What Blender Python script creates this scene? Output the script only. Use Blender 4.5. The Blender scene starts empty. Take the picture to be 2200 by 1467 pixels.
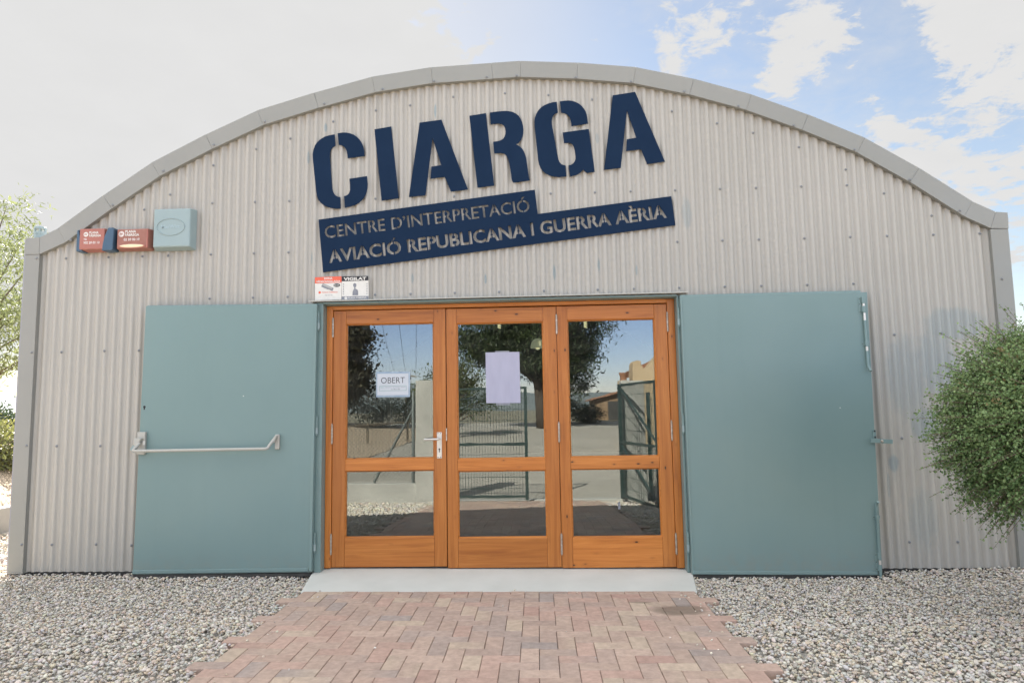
import bpy, bmesh, math, random
import numpy as np
from mathutils import Vector, Matrix

# ------------------------------------------------------------------ camera, sky, sun, exposure
SC = bpy.context.scene
COL = SC.collection
R = math.radians
cd = bpy.data.cameras.new('camera')
cam = bpy.data.objects.new('camera', cd)
COL.objects.link(cam)
cd.sensor_width = 36.0
cd.lens = 23.917
cd.clip_start = 0.05
cd.clip_end = 6000
cam.matrix_world = Matrix(((0.9991439, 0.0202744, 0.0360614, 0.25615),
                           (0.0378996, -0.0991102, -0.9943545, -5.72764),
                           (-0.0165859, 0.9948699, -0.0997937, 1.28181),
                           (0, 0, 0, 1)))
SC.camera = cam

SUN_DIR = Vector((-0.62, 1.22, 1.0)).normalized()      # towards the sun: behind the hangar, to the left
SUN_EL = math.asin(SUN_DIR.z)
SUN_AZ = math.atan2(SUN_DIR.x, SUN_DIR.y)
sd = bpy.data.lights.new('sun', 'SUN')
sd.energy = 4.2
sd.angle = R(0.5)
sd.color = (1.0, 0.93, 0.82)
sun = bpy.data.objects.new('sun', sd)
COL.objects.link(sun)
sun.rotation_mode = 'QUATERNION'
sun.rotation_quaternion = (-SUN_DIR).to_track_quat('-Z', 'Y')
sun.location = SUN_DIR * 50

SC.view_settings.view_transform = 'Standard'
SC.view_settings.look = 'None'
SC.view_settings.gamma = 1.0
EXPO = 2.6
SC.view_settings.exposure = EXPO
SC.cycles.max_bounces = 8
SC.cycles.transparent_max_bounces = 24


class NT:
    """small helper for wiring node trees"""
    def __init__(s, tree):
        s.t = tree
        s.n = tree.nodes
        s.l = tree.links

    def new(s, kind, **kw):
        n = s.n.new(kind)
        for k, v in kw.items():
            setattr(n, k, v)
        return n

    def put(s, sock, v):
        if isinstance(v, bpy.types.NodeSocket):
            s.l.new(v, sock)
        elif v is not None:
            sock.default_value = v

    def math(s, op, a, b=None, c=None, clamp=False):
        n = s.new('ShaderNodeMath', operation=op, use_clamp=clamp)
        s.put(n.inputs[0], a)
        s.put(n.inputs[1], b)
        s.put(n.inputs[2], c)
        return n.outputs[0]

    def mix(s, fac, a, b, blend='MIX'):
        n = s.new('ShaderNodeMix', data_type='RGBA', blend_type=blend)
        s.put(n.inputs[0], fac)
        s.put(n.inputs[6], a)
        s.put(n.inputs[7], b)
        return n.outputs[2]

    def noise(s, vec, scale, detail=4, rough=0.55, dist=0.0):
        n = s.new('ShaderNodeTexNoise')
        s.put(n.inputs['Vector'], vec)
        n.inputs['Scale'].default_value = scale
        n.inputs['Detail'].default_value = detail
        n.inputs['Roughness'].default_value = rough
        n.inputs['Distortion'].default_value = dist
        return n.outputs[0]

    def ramp(s, fac, stops):
        n = s.new('ShaderNodeValToRGB')
        s.put(n.inputs[0], fac)
        e = n.color_ramp.elements
        while len(e) < len(stops):
            e.new(0.5)
        for el, (p, c) in zip(e, stops):
            el.position = p
            el.color = c if len(c) == 4 else (*c, 1)
        return n.outputs[0]

    def mapr(s, v, a, b, c=0.0, d=1.0, smooth=False):
        n = s.new('ShaderNodeMapRange', interpolation_type='SMOOTHSTEP' if smooth else 'LINEAR')
        s.put(n.inputs[0], v)
        for i, x in zip((1, 2, 3, 4), (a, b, c, d)):
            n.inputs[i].default_value = x
        return n.outputs[0]

    def mapping(s, vec, scale=(1, 1, 1), loc=(0, 0, 0), rot=(0, 0, 0)):
        n = s.new('ShaderNodeMapping')
        s.put(n.inputs[0], vec)
        n.inputs[1].default_value = loc
        n.inputs[2].default_value = rot
        n.inputs[3].default_value = scale
        return n.outputs[0]


# ---- sky: physical sky with a deck of clouds mixed over it by direction
world = bpy.data.worlds.new('World')
SC.world = world
world.use_nodes = True
w = NT(world.node_tree)
w.n.clear()
wout = w.new('ShaderNodeOutputWorld')
bg = w.new('ShaderNodeBackground')
sky = w.new('ShaderNodeTexSky', sky_type='NISHITA', sun_disc=False)
sky.sun_elevation = SUN_EL
sky.sun_rotation = SUN_AZ
sky.air_density = 1.0
sky.dust_density = 0.2
sky.ozone_density = 1.6
SKY_STRENGTH = 0.05
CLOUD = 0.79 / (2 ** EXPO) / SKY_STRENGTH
tc = w.new('ShaderNodeTexCoord')
sep = w.new('ShaderNodeSeparateXYZ')
w.l.new(tc.outputs['Generated'], sep.inputs[0])
dx, dy, dz = sep.outputs
dzc = w.math('MAXIMUM', dz, 0.02)
pl = w.new('ShaderNodeCombineXYZ')                       # the direction met with a flat cloud deck overhead
den = w.math('ADD', dzc, 0.12)
w.put(pl.inputs[0], w.math('DIVIDE', dx, den))
w.put(pl.inputs[1], w.math('DIVIDE', dy, den))
nz = w.noise(pl.outputs[0], 3.4, 9, 0.58, 0.25)
nz2 = w.noise(pl.outputs[0], 13.0, 9, 0.66, 0.4)
nzs = w.math('ADD', w.math('MULTIPLY', nz, 1.0), w.math('MULTIPLY', nz2, 0.75))
nzs = w.math('SUBTRACT', nzs, 0.375)
# cloud banks: azimuth tangent u, elevation tangent v of each bank's centre, its half-widths and weight
front = w.math('GREATER_THAN', dy, 0.05)
dyc = w.math('MAXIMUM', dy, 0.05)
uu = w.math('DIVIDE', dx, dyc)
vv = w.math('DIVIDE', dz, dyc)
BANKS = [(-0.75, 0.55, 0.50, 0.55, 1.2), (-0.42, 0.42, 0.20, 0.16, 0.6), (-0.9, 0.2, 0.6, 0.4, 1.0),
         (0.205, 0.545, 0.04, 0.05, 0.22), (0.275, 0.575, 0.06, 0.05, 0.20), (0.41, 0.565, 0.10, 0.05, 0.24),
         (0.385, 0.50, 0.055, 0.04, 0.20), (0.68, 0.50, 0.10, 0.085, 0.27), (0.72, 0.60, 0.12, 0.06, 0.24),
         (0.565, 0.365, 0.11, 0.045, 0.24), (0.515, 0.452, 0.035, 0.024, 0.22), (0.65, 0.33, 0.14, 0.06, 0.18),
         (0.535, 0.41, 0.025, 0.016, 0.2), (0.104, 0.56, 0.035, 0.016, 0.16), (0.9, 0.25, 0.25, 0.12, 0.2),
         (0.33, 0.535, 0.035, 0.05, -0.10), (0.545, 0.53, 0.04, 0.09, -0.16), (0.46, 0.46, 0.04, 0.04, -0.10),
         (0.00, 0.60, 0.16, 0.10, -0.22)]
tot = None
for (u0, v0, a, b, wt) in BANKS:
    p = w.math('POWER', w.math('DIVIDE', w.math('SUBTRACT', uu, u0), a), 2.0)
    q = w.math('POWER', w.math('DIVIDE', w.math('SUBTRACT', vv, v0), b), 2.0)
    g = w.math('MULTIPLY', w.math('POWER', 2.718, w.math('MULTIPLY', w.math('ADD', p, q), -1.0)), wt)
    tot = g if tot is None else w.math('ADD', tot, g)
tot = w.math('MULTIPLY', tot, front)
# unseen deck overhead thickened and brightened, added fill light for the shaded facade
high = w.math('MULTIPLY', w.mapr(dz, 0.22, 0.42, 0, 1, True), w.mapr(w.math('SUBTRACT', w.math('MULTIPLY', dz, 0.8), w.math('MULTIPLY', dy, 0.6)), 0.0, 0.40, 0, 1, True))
# clouds cleared and sky boosted low opposite the sun, brightening glass and facade
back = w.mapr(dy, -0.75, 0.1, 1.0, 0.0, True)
dens = w.math('ADD', w.math('ADD', nzs, tot), w.math('MULTIPLY', high, 0.26))
cover = w.mapr(dens, 0.57, 0.74, 0, 1, True)
veil = w.mapr(nzs, 0.35, 0.8, 0.16, 0.50)
haze_u = w.math('POWER', 2.718, w.math('MULTIPLY', w.math('POWER', w.math('DIVIDE', w.math('ADD', uu, 0.12), 0.28), 2.0), -1.0))
veil = w.math('MAXIMUM', veil, w.math('MULTIPLY', w.math('MULTIPLY', haze_u, front), 0.62))       # thin bright veil beside the sun
cover = w.math('MAXIMUM', cover, veil)
cover = w.math('MULTIPLY', cover, w.mapr(dz, 0.0, 0.10))
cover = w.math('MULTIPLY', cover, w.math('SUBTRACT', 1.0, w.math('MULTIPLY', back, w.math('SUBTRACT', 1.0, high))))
shade = w.mapr(w.noise(pl.outputs[0], 6.0, 5, 0.6), 0.35, 0.7, 0.975, 1.0)
cl = w.new('ShaderNodeCombineColor')
for i, c in enumerate((1.0, 0.997, 0.993)):
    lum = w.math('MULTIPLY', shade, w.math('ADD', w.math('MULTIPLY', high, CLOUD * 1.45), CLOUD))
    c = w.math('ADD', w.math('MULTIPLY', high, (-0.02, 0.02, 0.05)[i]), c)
    lum = w.math('MULTIPLY', lum, w.mapr(w.math('MULTIPLY', dx, high), -1, 1, 1.5, 0.5))  # left half of the added bright deck raised, for contrast on the wall ribs
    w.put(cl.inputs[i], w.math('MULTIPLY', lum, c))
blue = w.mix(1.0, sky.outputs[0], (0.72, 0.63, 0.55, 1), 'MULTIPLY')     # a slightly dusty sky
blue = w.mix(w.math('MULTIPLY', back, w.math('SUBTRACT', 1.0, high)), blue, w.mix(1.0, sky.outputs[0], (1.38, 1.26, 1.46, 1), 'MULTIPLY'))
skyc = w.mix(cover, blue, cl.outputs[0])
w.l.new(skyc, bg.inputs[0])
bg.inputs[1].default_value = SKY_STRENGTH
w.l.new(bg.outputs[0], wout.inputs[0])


# ------------------------------------------------------------------ materials
MATS = {}


def base_mat(name, color=(0.5, 0.5, 0.5), rough=0.6, metal=0.0, spec=0.5):
    m = bpy.data.materials.new(name)
    m.use_nodes = True
    b = m.node_tree.nodes['Principled BSDF']
    b.inputs['Base Color'].default_value = (*color, 1)
    b.inputs['Roughness'].default_value = rough
    b.inputs['Metallic'].default_value = metal
    b.inputs['Specular IOR Level'].default_value = spec
    MATS[name] = m
    return m, NT(m.node_tree), b


def objvec(t):
    return t.new('ShaderNodeTexCoord').outputs['Object']


def bump(t, b, h, strength=0.3, dist=0.01):
    n = t.new('ShaderNodeBump')
    n.inputs['Strength'].default_value = strength
    n.inputs['Distance'].default_value = dist
    t.put(n.inputs['Height'], h)
    t.l.new(n.outputs[0], b.inputs['Normal'])


def mottled(name, c1, c2, scale=6.0, rough=0.6, metal=0.0, spec=0.5, stretch=(1, 1, 1), bs=0.0, bscale=80, lo=0.3, hi=0.7):
    """a paint, concrete or soil: two near colours drifting by noise, optional fine bump"""
    m, t, b = base_mat(name, c1, rough, metal, spec)
    v = t.mapping(objvec(t), stretch)
    t.l.new(t.ramp(t.noise(v, scale, 6, 0.6), [(lo, c1), (hi, c2)]), b.inputs['Base Color'])
    t.l.new(t.mapr(t.noise(v, scale * 2.3, 3), 0.3, 0.7, rough - 0.07, rough + 0.07), b.inputs['Roughness'])
    if bs:
        bump(t, b, t.noise(objvec(t), bscale, 4), bs, 0.004)
    return m


def wood(name, vertical):
    m, t, b = base_mat(name, (0.4, 0.15, 0.03), 0.38, 0, 0.45)
    o = objvec(t)
    info = t.new('ShaderNodeObjectInfo').outputs['Random']
    st = (26, 26, 1.1) if vertical else (1.1, 26, 26)
    v = t.mapping(o, st)
    g1 = t.noise(v, 1.6, 7, 0.62, 0.7)
    st2 = (5, 5, 0.45) if vertical else (0.45, 5, 5)
    g2 = t.noise(t.mapping(o, st2), 1.5, 4, 0.5, 0.4)
    c1 = t.ramp(g1, [(0.28, (0.32, 0.098, 0.018)), (0.5, (0.475, 0.166, 0.032)), (0.72, (0.58, 0.224, 0.053))])
    c = t.mix(t.mapr(g2, 0.3, 0.75, 0, 0.55), c1, (0.36, 0.100, 0.012, 1))
    # knots: sparse dark eyes with a stained halo
    vo = t.new('ShaderNodeTexVoronoi', feature='F1')
    ks = (12, 12, 5.5) if vertical else (5.5, 12, 12)
    t.put(vo.inputs['Vector'], t.mapping(o, ks))
    vo.inputs['Scale'].default_value = 1.0
    seln = t.math('GREATER_THAN', vo.outputs['Color'], 0.30)
    sp = t.new('ShaderNodeSeparateColor')
    t.l.new(vo.outputs['Color'], sp.inputs[0])
    seln = t.math('GREATER_THAN', sp.outputs[0], 0.35)
    kn = t.math('MULTIPLY', t.mapr(vo.outputs['Distance'], 0.05, 0.10, 1, 0, True), seln)
    halo = t.math('MULTIPLY', t.mapr(vo.outputs['Distance'], 0.05, 0.22, 0.45, 0, True), seln)
    c = t.mix(halo, c, (0.27, 0.090, 0.022, 1))
    c = t.mix(kn, c, (0.045, 0.016, 0.006, 1))
    c = t.mix(1.0, c, t.mapr(info, 0, 1, 0.84, 1.10), 'MULTIPLY')
    t.l.new(c, b.inputs['Base Color'])
    bump(t, b, g1, 0.12, 0.003)
    return m


def attr_mat(name, rough=0.7, spec=0.4, noise=0.0, nscale=60, bs=0.0, transl=0.0, stain=None):
    """colour carried per pebble, brick or leaf in the mesh's colour attribute"""
    m, t, b = base_mat(name, (0.5, 0.5, 0.5), rough, 0, spec)
    a = t.new('ShaderNodeAttribute', attribute_name='Col').outputs['Color']
    if noise:
        n = t.mapr(t.noise(objvec(t), nscale, 5, 0.65), 0.25, 0.75, 1 - noise, 1 + noise)
        a = t.mix(1.0, a, n, 'MULTIPLY')
    if stain:                                         # spilled damp patches: x, y, half sizes, strength
        o = objvec(t)
        s = t.new('ShaderNodeSeparateXYZ')
        t.l.new(o, s.inputs[0])
        rag = t.math('MULTIPLY', t.math('SUBTRACT', t.noise(o, 7, 5, 0.65), 0.5), 1.1)
        for (x0, y0, ax, ay, k) in stain:
            p = t.math('POWER', t.math('DIVIDE', t.math('SUBTRACT', s.outputs[0], x0), ax), 2.0)
            q = t.math('POWER', t.math('DIVIDE', t.math('SUBTRACT', s.outputs[1], y0), ay), 2.0)
            g = t.mapr(t.math('ADD', t.math('SUBTRACT', 1.0, t.math('ADD', p, q)), rag), 0.0, 0.7, 0, k, True)
            a = t.mix(g, a, (0.115, 0.095, 0.068, 1))
    t.l.new(a, b.inputs['Base Color'])
    if bs:
        bump(t, b, t.noise(objvec(t), nscale * 3, 3), bs, 0.003)
    if transl:
        tr = t.new('ShaderNodeBsdfTranslucent')
        t.l.new(a, tr.inputs[0])
        mx = t.new('ShaderNodeMixShader')
        mx.inputs[0].default_value = transl
        out = t.n['Material Output']
        t.l.new(b.outputs[0], mx.inputs[1])
        t.l.new(tr.outputs[0], mx.inputs[2])
        t.l.new(mx.outputs[0], out.inputs[0])
    return m


def wall_material():
    m, t, b = base_mat('beige_painted_sheet', (0.55, 0.5, 0.45), 0.42, 0, 0.4)
    o = objvec(t)
    big = t.noise(o, 0.9, 4, 0.55)
    c = t.ramp(big, [(0.3, (0.376, 0.358, 0.324)), (0.7, (0.406, 0.386, 0.351))])
    runs = t.noise(t.mapping(o, (5, 5, 0.5)), 1.0, 4, 0.6)
    c = t.mix(t.mapr(runs, 0.5, 0.8, 0, 0.22), c, (0.325, 0.312, 0.283, 1))
    fine = t.noise(o, 45, 3)
    c = t.mix(t.mapr(fine, 0.62, 0.78, 0, 0.18), c, (0.30, 0.275, 0.245, 1))
    # grey-blue touch-up paint and rubbed marks, at their places on the sheet (x, z, half sizes, strength)
    s = t.new('ShaderNodeSeparateXYZ')
    t.l.new(o, s.inputs[0])
    ragged = t.math('MULTIPLY', t.math('SUBTRACT', t.noise(o, 9, 6, 0.7), 0.5), 1.5)
    tot = None
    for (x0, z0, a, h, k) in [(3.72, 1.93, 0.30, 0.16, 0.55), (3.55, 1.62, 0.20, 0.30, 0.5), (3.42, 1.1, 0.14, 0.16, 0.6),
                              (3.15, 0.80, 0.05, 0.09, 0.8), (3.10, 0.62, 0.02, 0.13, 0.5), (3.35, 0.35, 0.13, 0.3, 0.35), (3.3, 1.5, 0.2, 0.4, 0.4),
                              (-0.594, 3.91, 0.012, 0.07, 1.0), (-1.57, 3.79, 0.014, 0.05, 0.9), (-1.72, 3.52, 0.010, 0.07, 0.8),
                              (-0.17, 2.40, 0.012, 0.05, 0.9), (0.42, 2.44, 0.014, 0.08, 0.9), (0.80, 2.50, 0.014, 0.07, 0.8),
                              (1.12, 2.45, 0.012, 0.06, 0.8), (-1.68, 2.62, 0.012, 0.07, 0.8), (1.56, 2.93, 0.05, 0.16, 0.45),
                              (0.82, 3.62, 0.02, 0.06, 0.5), (-0.80, 2.42, 0.012, 0.05, 0.7), (0.16, 3.0, 0.02, 0.05, 0.4)]:
        p = t.math('POWER', t.math('DIVIDE', t.math('SUBTRACT', s.outputs[0], x0), a), 2.0)
        q = t.math('POWER', t.math('DIVIDE', t.math('SUBTRACT', s.outputs[2], z0), h), 2.0)
        g = t.math('ADD', t.math('SUBTRACT', 1.0, t.math('ADD', p, q)), ragged)
        g = t.mapr(g, 0.0, 0.7, 0, k, True)
        tot = g if tot is None else t.math('MAXIMUM', tot, g)
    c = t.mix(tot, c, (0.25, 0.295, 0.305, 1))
    t.l.new(c, b.inputs['Base Color'])
    bump(t, b, t.noise(t.mapping(o, (3, 3, 0.7)), 2.0, 2), 0.06, 0.02)
    return m


def glass_material():
    m, t, b = base_mat('window_glass', (0.1, 0.12, 0.11), 0.0)
    out = t.n['Material Output']
    t.n.remove(b)
    gl = t.new('ShaderNodeBsdfGlossy')
    gl.inputs['Roughness'].default_value = 0.0
    gl.inputs['Color'].default_value = (0.93, 0.96, 1.0, 1)
    tr = t.new('ShaderNodeBsdfTransparent')
    tr.inputs['Color'].default_value = (0.70, 0.78, 0.75, 1)
    bm = t.new('ShaderNodeBump')
    bm.inputs['Strength'].default_value = 0.004
    bm.inputs['Distance'].default_value = 0.02
    t.put(bm.inputs['Height'], t.noise(t.mapping(objvec(t), (1.5, 1, 5)), 2.2, 2))
    t.l.new(bm.outputs[0], gl.inputs['Normal'])
    fr = t.new('ShaderNodeLayerWeight')
    fr.inputs[0].default_value = 0.25
    fac = t.math('ADD', t.math('MULTIPLY', fr.outputs['Fresnel'], 0.9), 0.088, clamp=True)
    mx = t.new('ShaderNodeMixShader')
    t.put(mx.inputs[0], fac)
    t.l.new(tr.outputs[0], mx.inputs[1])
    t.l.new(gl.outputs[0], mx.inputs[2])
    dust = t.new('ShaderNodeBsdfDiffuse')                # a film of dust and wiped smears
    dust.inputs['Color'].default_value = (0.62, 0.60, 0.56, 1)
    smear = t.mapr(t.noise(t.mapping(objvec(t), (2.0, 1, 5.0), rot=(0, R(25), 0)), 2.0, 6, 0.65), 0.40, 0.75, 0.004, 0.030)
    m2 = t.new('ShaderNodeMixShader')
    t.put(m2.inputs[0], smear)
    t.l.new(mx.outputs[0], m2.inputs[1])
    t.l.new(dust.outputs[0], m2.inputs[2])
    t.l.new(m2.outputs[0], out.inputs[0])
    return m


def emit_mat(name, color, strength):
    m, t, b = base_mat(name, color, 0.5)
    b.inputs['Emission Color'].default_value = (*color, 1)
    b.inputs['Emission Strength'].default_value = strength
    return m


WALL = wall_material()
TRIM = mottled('beige_trim', (0.240, 0.240, 0.222), (0.262, 0.260, 0.242), 1.3, 0.42, spec=0.4)
def shutter_paint():
    m, t, b = base_mat('teal_paint', (0.15, 0.21, 0.2), 0.42, 0, 0.45)
    o = objvec(t)
    c = t.ramp(t.noise(o, 1.1, 5, 0.6), [(0.3, (0.156, 0.234, 0.231)), (0.7, (0.169, 0.250, 0.247))])
    s = t.new('ShaderNodeSeparateXYZ')
    t.l.new(o, s.inputs[0])
    # dust and splashes along the foot, faint rain runs, and chips through to the primer
    foot = t.math('MULTIPLY', t.mapr(s.outputs[2], -0.05, 0.22, 1, 0, True), t.mapr(t.noise(o, 14, 6, 0.7), 0.38, 0.7, 0, 0.5))
    c = t.mix(foot, c, (0.215, 0.215, 0.185, 1))
    runs = t.mapr(t.noise(t.mapping(o, (7, 7, 0.35)), 1.0, 5, 0.65), 0.55, 0.8, 0, 0.16)
    c = t.mix(runs, c, (0.122, 0.188, 0.184, 1))
    vo = t.new('ShaderNodeTexVoronoi', feature='F1')
    t.put(vo.inputs['Vector'], t.mapping(o, (5.5, 5.5, 5.5)))
    vo.inputs['Scale'].default_value = 1.0
    sp = t.new('ShaderNodeSeparateColor')
    t.l.new(vo.outputs['Color'], sp.inputs[0])
    chip = t.math('MULTIPLY', t.math('LESS_THAN', vo.outputs['Distance'], 0.028), t.math('GREATER_THAN', sp.outputs[0], 0.80))
    c = t.mix(chip, c, (0.52, 0.54, 0.52, 1))
    t.l.new(c, b.inputs['Base Color'])
    t.l.new(t.mapr(t.noise(o, 3, 4), 0.3, 0.7, 0.36, 0.50), b.inputs['Roughness'])
    bump(t, b, t.noise(o, 1.6, 2), 0.10, 0.02)
    return m


TEAL = shutter_paint()
TEAL2 = mottled('teal_paint_trim', (0.162, 0.240, 0.236), (0.182, 0.262, 0.257), 3.0, 0.38)
PALE = mottled('pale_grey_paint', (0.36, 0.355, 0.32), (0.42, 0.41, 0.375), 5.0, 0.4)
BLUEGREY = mottled('blue_grey_plastic', (0.25, 0.325, 0.335), (0.265, 0.34, 0.35), 3.0, 0.45)
WOODV = wood('pine_upright', True)
WOODH = wood('pine_rail', False)
NAVY = mottled('navy_plate', (0.003, 0.015, 0.042), (0.005, 0.019, 0.050), 2.5, 0.55, spec=0.12)
GLASS = glass_material()
STEEL = mottled('brushed_steel', (0.55, 0.53, 0.50), (0.66, 0.64, 0.60), 18, 0.38, 0.75)
HINGE = mottled('worn_hinge_steel', (0.30, 0.25, 0.20), (0.55, 0.50, 0.44), 40, 0.42, 0.6)
SCREW = mottled('screw_zinc', (0.17, 0.18, 0.19), (0.27, 0.28, 0.30), 90, 0.45, 0.3)
DARK = mottled('dark_rubber', (0.035, 0.034, 0.032), (0.06, 0.058, 0.054), 12, 0.8)
BLACK = mottled('black_ink', (0.012, 0.012, 0.016), (0.02, 0.02, 0.024), 30, 0.6)
WHITE = mottled('white_ink', (0.60, 0.585, 0.55), (0.66, 0.645, 0.61), 40, 0.55)
FADED = mottled('faded_white_ink', (0.52, 0.45, 0.43), (0.78, 0.74, 0.73), 30, 0.6, lo=0.4, hi=0.6)
RED = mottled('faded_red_plastic', (0.37, 0.140, 0.108), (0.32, 0.115, 0.088), 5, 0.5)
REDB = mottled('weathered_red_plastic', (0.31, 0.145, 0.112), (0.26, 0.098, 0.072), 9, 0.55)
ORANGE = mottled('orange_red_print', (0.70, 0.11, 0.055), (0.62, 0.13, 0.08), 9, 0.55)
BLUE = mottled('blue_plastic', (0.038, 0.080, 0.128), (0.050, 0.095, 0.150), 6, 0.4)
CREAM = mottled('cream_lens', (0.72, 0.58, 0.36), (0.80, 0.68, 0.46), 9, 0.3)
PAPER = mottled('white_paper', (0.47, 0.50, 0.54), (0.52, 0.55, 0.59), 4, 0.7)
POSTER = mottled('lavender_poster_back', (0.35, 0.348, 0.45), (0.40, 0.398, 0.505), 5, 0.65, stretch=(3, 1, 0.7))
SLEEVE = mottled('plastic_sleeve', (0.22, 0.30, 0.40), (0.36, 0.44, 0.52), 9, 0.2)
TEALINK = mottled('green_ink', (0.06, 0.22, 0.20), (0.09, 0.27, 0.25), 9, 0.6)
GREYINK = mottled('grey_ink', (0.16, 0.17, 0.20), (0.24, 0.25, 0.28), 20, 0.6)
CONC = mottled('threshold_concrete', (0.54, 0.54, 0.50), (0.62, 0.615, 0.575), 2.6, 0.75, bs=0.12, bscale=60)
CONC2 = mottled('rough_concrete', (0.34, 0.325, 0.295), (0.47, 0.45, 0.41), 2.0, 0.85, bs=0.2, bscale=30)
EARTH = mottled('dry_earth', (0.34, 0.255, 0.175), (0.44, 0.345, 0.25), 1.1, 0.95, bs=0.5, bscale=14)
LOT = mottled('pale_gravel_lot', (0.33, 0.30, 0.255), (0.41, 0.37, 0.315), 0.35, 0.95, bs=0.4, bscale=22)
BED = mottled('gravel_bed', (0.24, 0.225, 0.20), (0.42, 0.395, 0.355), 46, 0.95, bs=0.8, bscale=50)
FIELD = mottled('dry_field', (0.17, 0.15, 0.10), (0.24, 0.21, 0.15), 0.12, 0.95)
HILL = mottled('far_hill', (0.13, 0.155, 0.16), (0.18, 0.20, 0.20), 0.01, 1.0)
GREENSTEEL = mottled('green_coated_steel', (0.022, 0.042, 0.040), (0.035, 0.06, 0.055), 8, 0.45)
GALV = mottled('galvanised_tube', (0.10, 0.115, 0.11), (0.15, 0.165, 0.16), 9, 0.5, 0.3)
BARK = mottled('bark', (0.10, 0.075, 0.055), (0.19, 0.145, 0.105), 9, 0.95, stretch=(6, 6, 1), bs=0.6, bscale=25)
STUCCO = mottled('ochre_stucco', (0.42, 0.31, 0.19), (0.50, 0.38, 0.25), 0.8, 0.95, bs=0.2)
BARNW = mottled('brown_block_wall', (0.20, 0.13, 0.075), (0.27, 0.18, 0.11), 0.9, 0.95)
NETM = mottled('dull_wire', (0.06, 0.066, 0.062), (0.09, 0.096, 0.09), 9, 0.95, spec=0.05)
PINEB = mottled('pine_bark', (0.045, 0.035, 0.026), (0.09, 0.068, 0.05), 9, 0.95, stretch=(6, 6, 1))
TILE = mottled('clay_tile', (0.24, 0.115, 0.065), (0.31, 0.16, 0.10), 2.0, 0.9)
POSTW = mottled('weathered_post', (0.15, 0.115, 0.08), (0.22, 0.18, 0.13), 6, 0.9)
INTW = mottled('dark_interior', (0.05, 0.048, 0.045), (0.07, 0.066, 0.06), 0.6, 0.9)
INTF = mottled('interior_floor', (0.10, 0.098, 0.09), (0.14, 0.135, 0.125), 0.8, 0.6)
ROOFM = mottled('roof_sheet', (0.25, 0.25, 0.28), (0.31, 0.31, 0.34), 0.8, 0.5, 0.2)
PEBBLE = attr_mat('pebble', 0.72, 0.35, 0.14, 90)
BRICK = attr_mat('paving_brick', 0.85, 0.25, 0.20, 26, 0.35, stain=[(1.17, -1.02, 0.22, 0.13, 0.6), (0.93, -0.84, 0.09, 0.03, 0.5)])
LEAF = attr_mat('leaf', 0.5, 0.4, transl=0.35)
LEAFB = attr_mat('leaf_dark', 0.55, 0.35, transl=0.15)
LAMPON = emit_mat('lamp_bulb', (1.0, 0.84, 0.55), 0.16)
LAMPSHADE = emit_mat('lit_lamp_shade', (0.95, 0.84, 0.60), 0.055)


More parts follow.
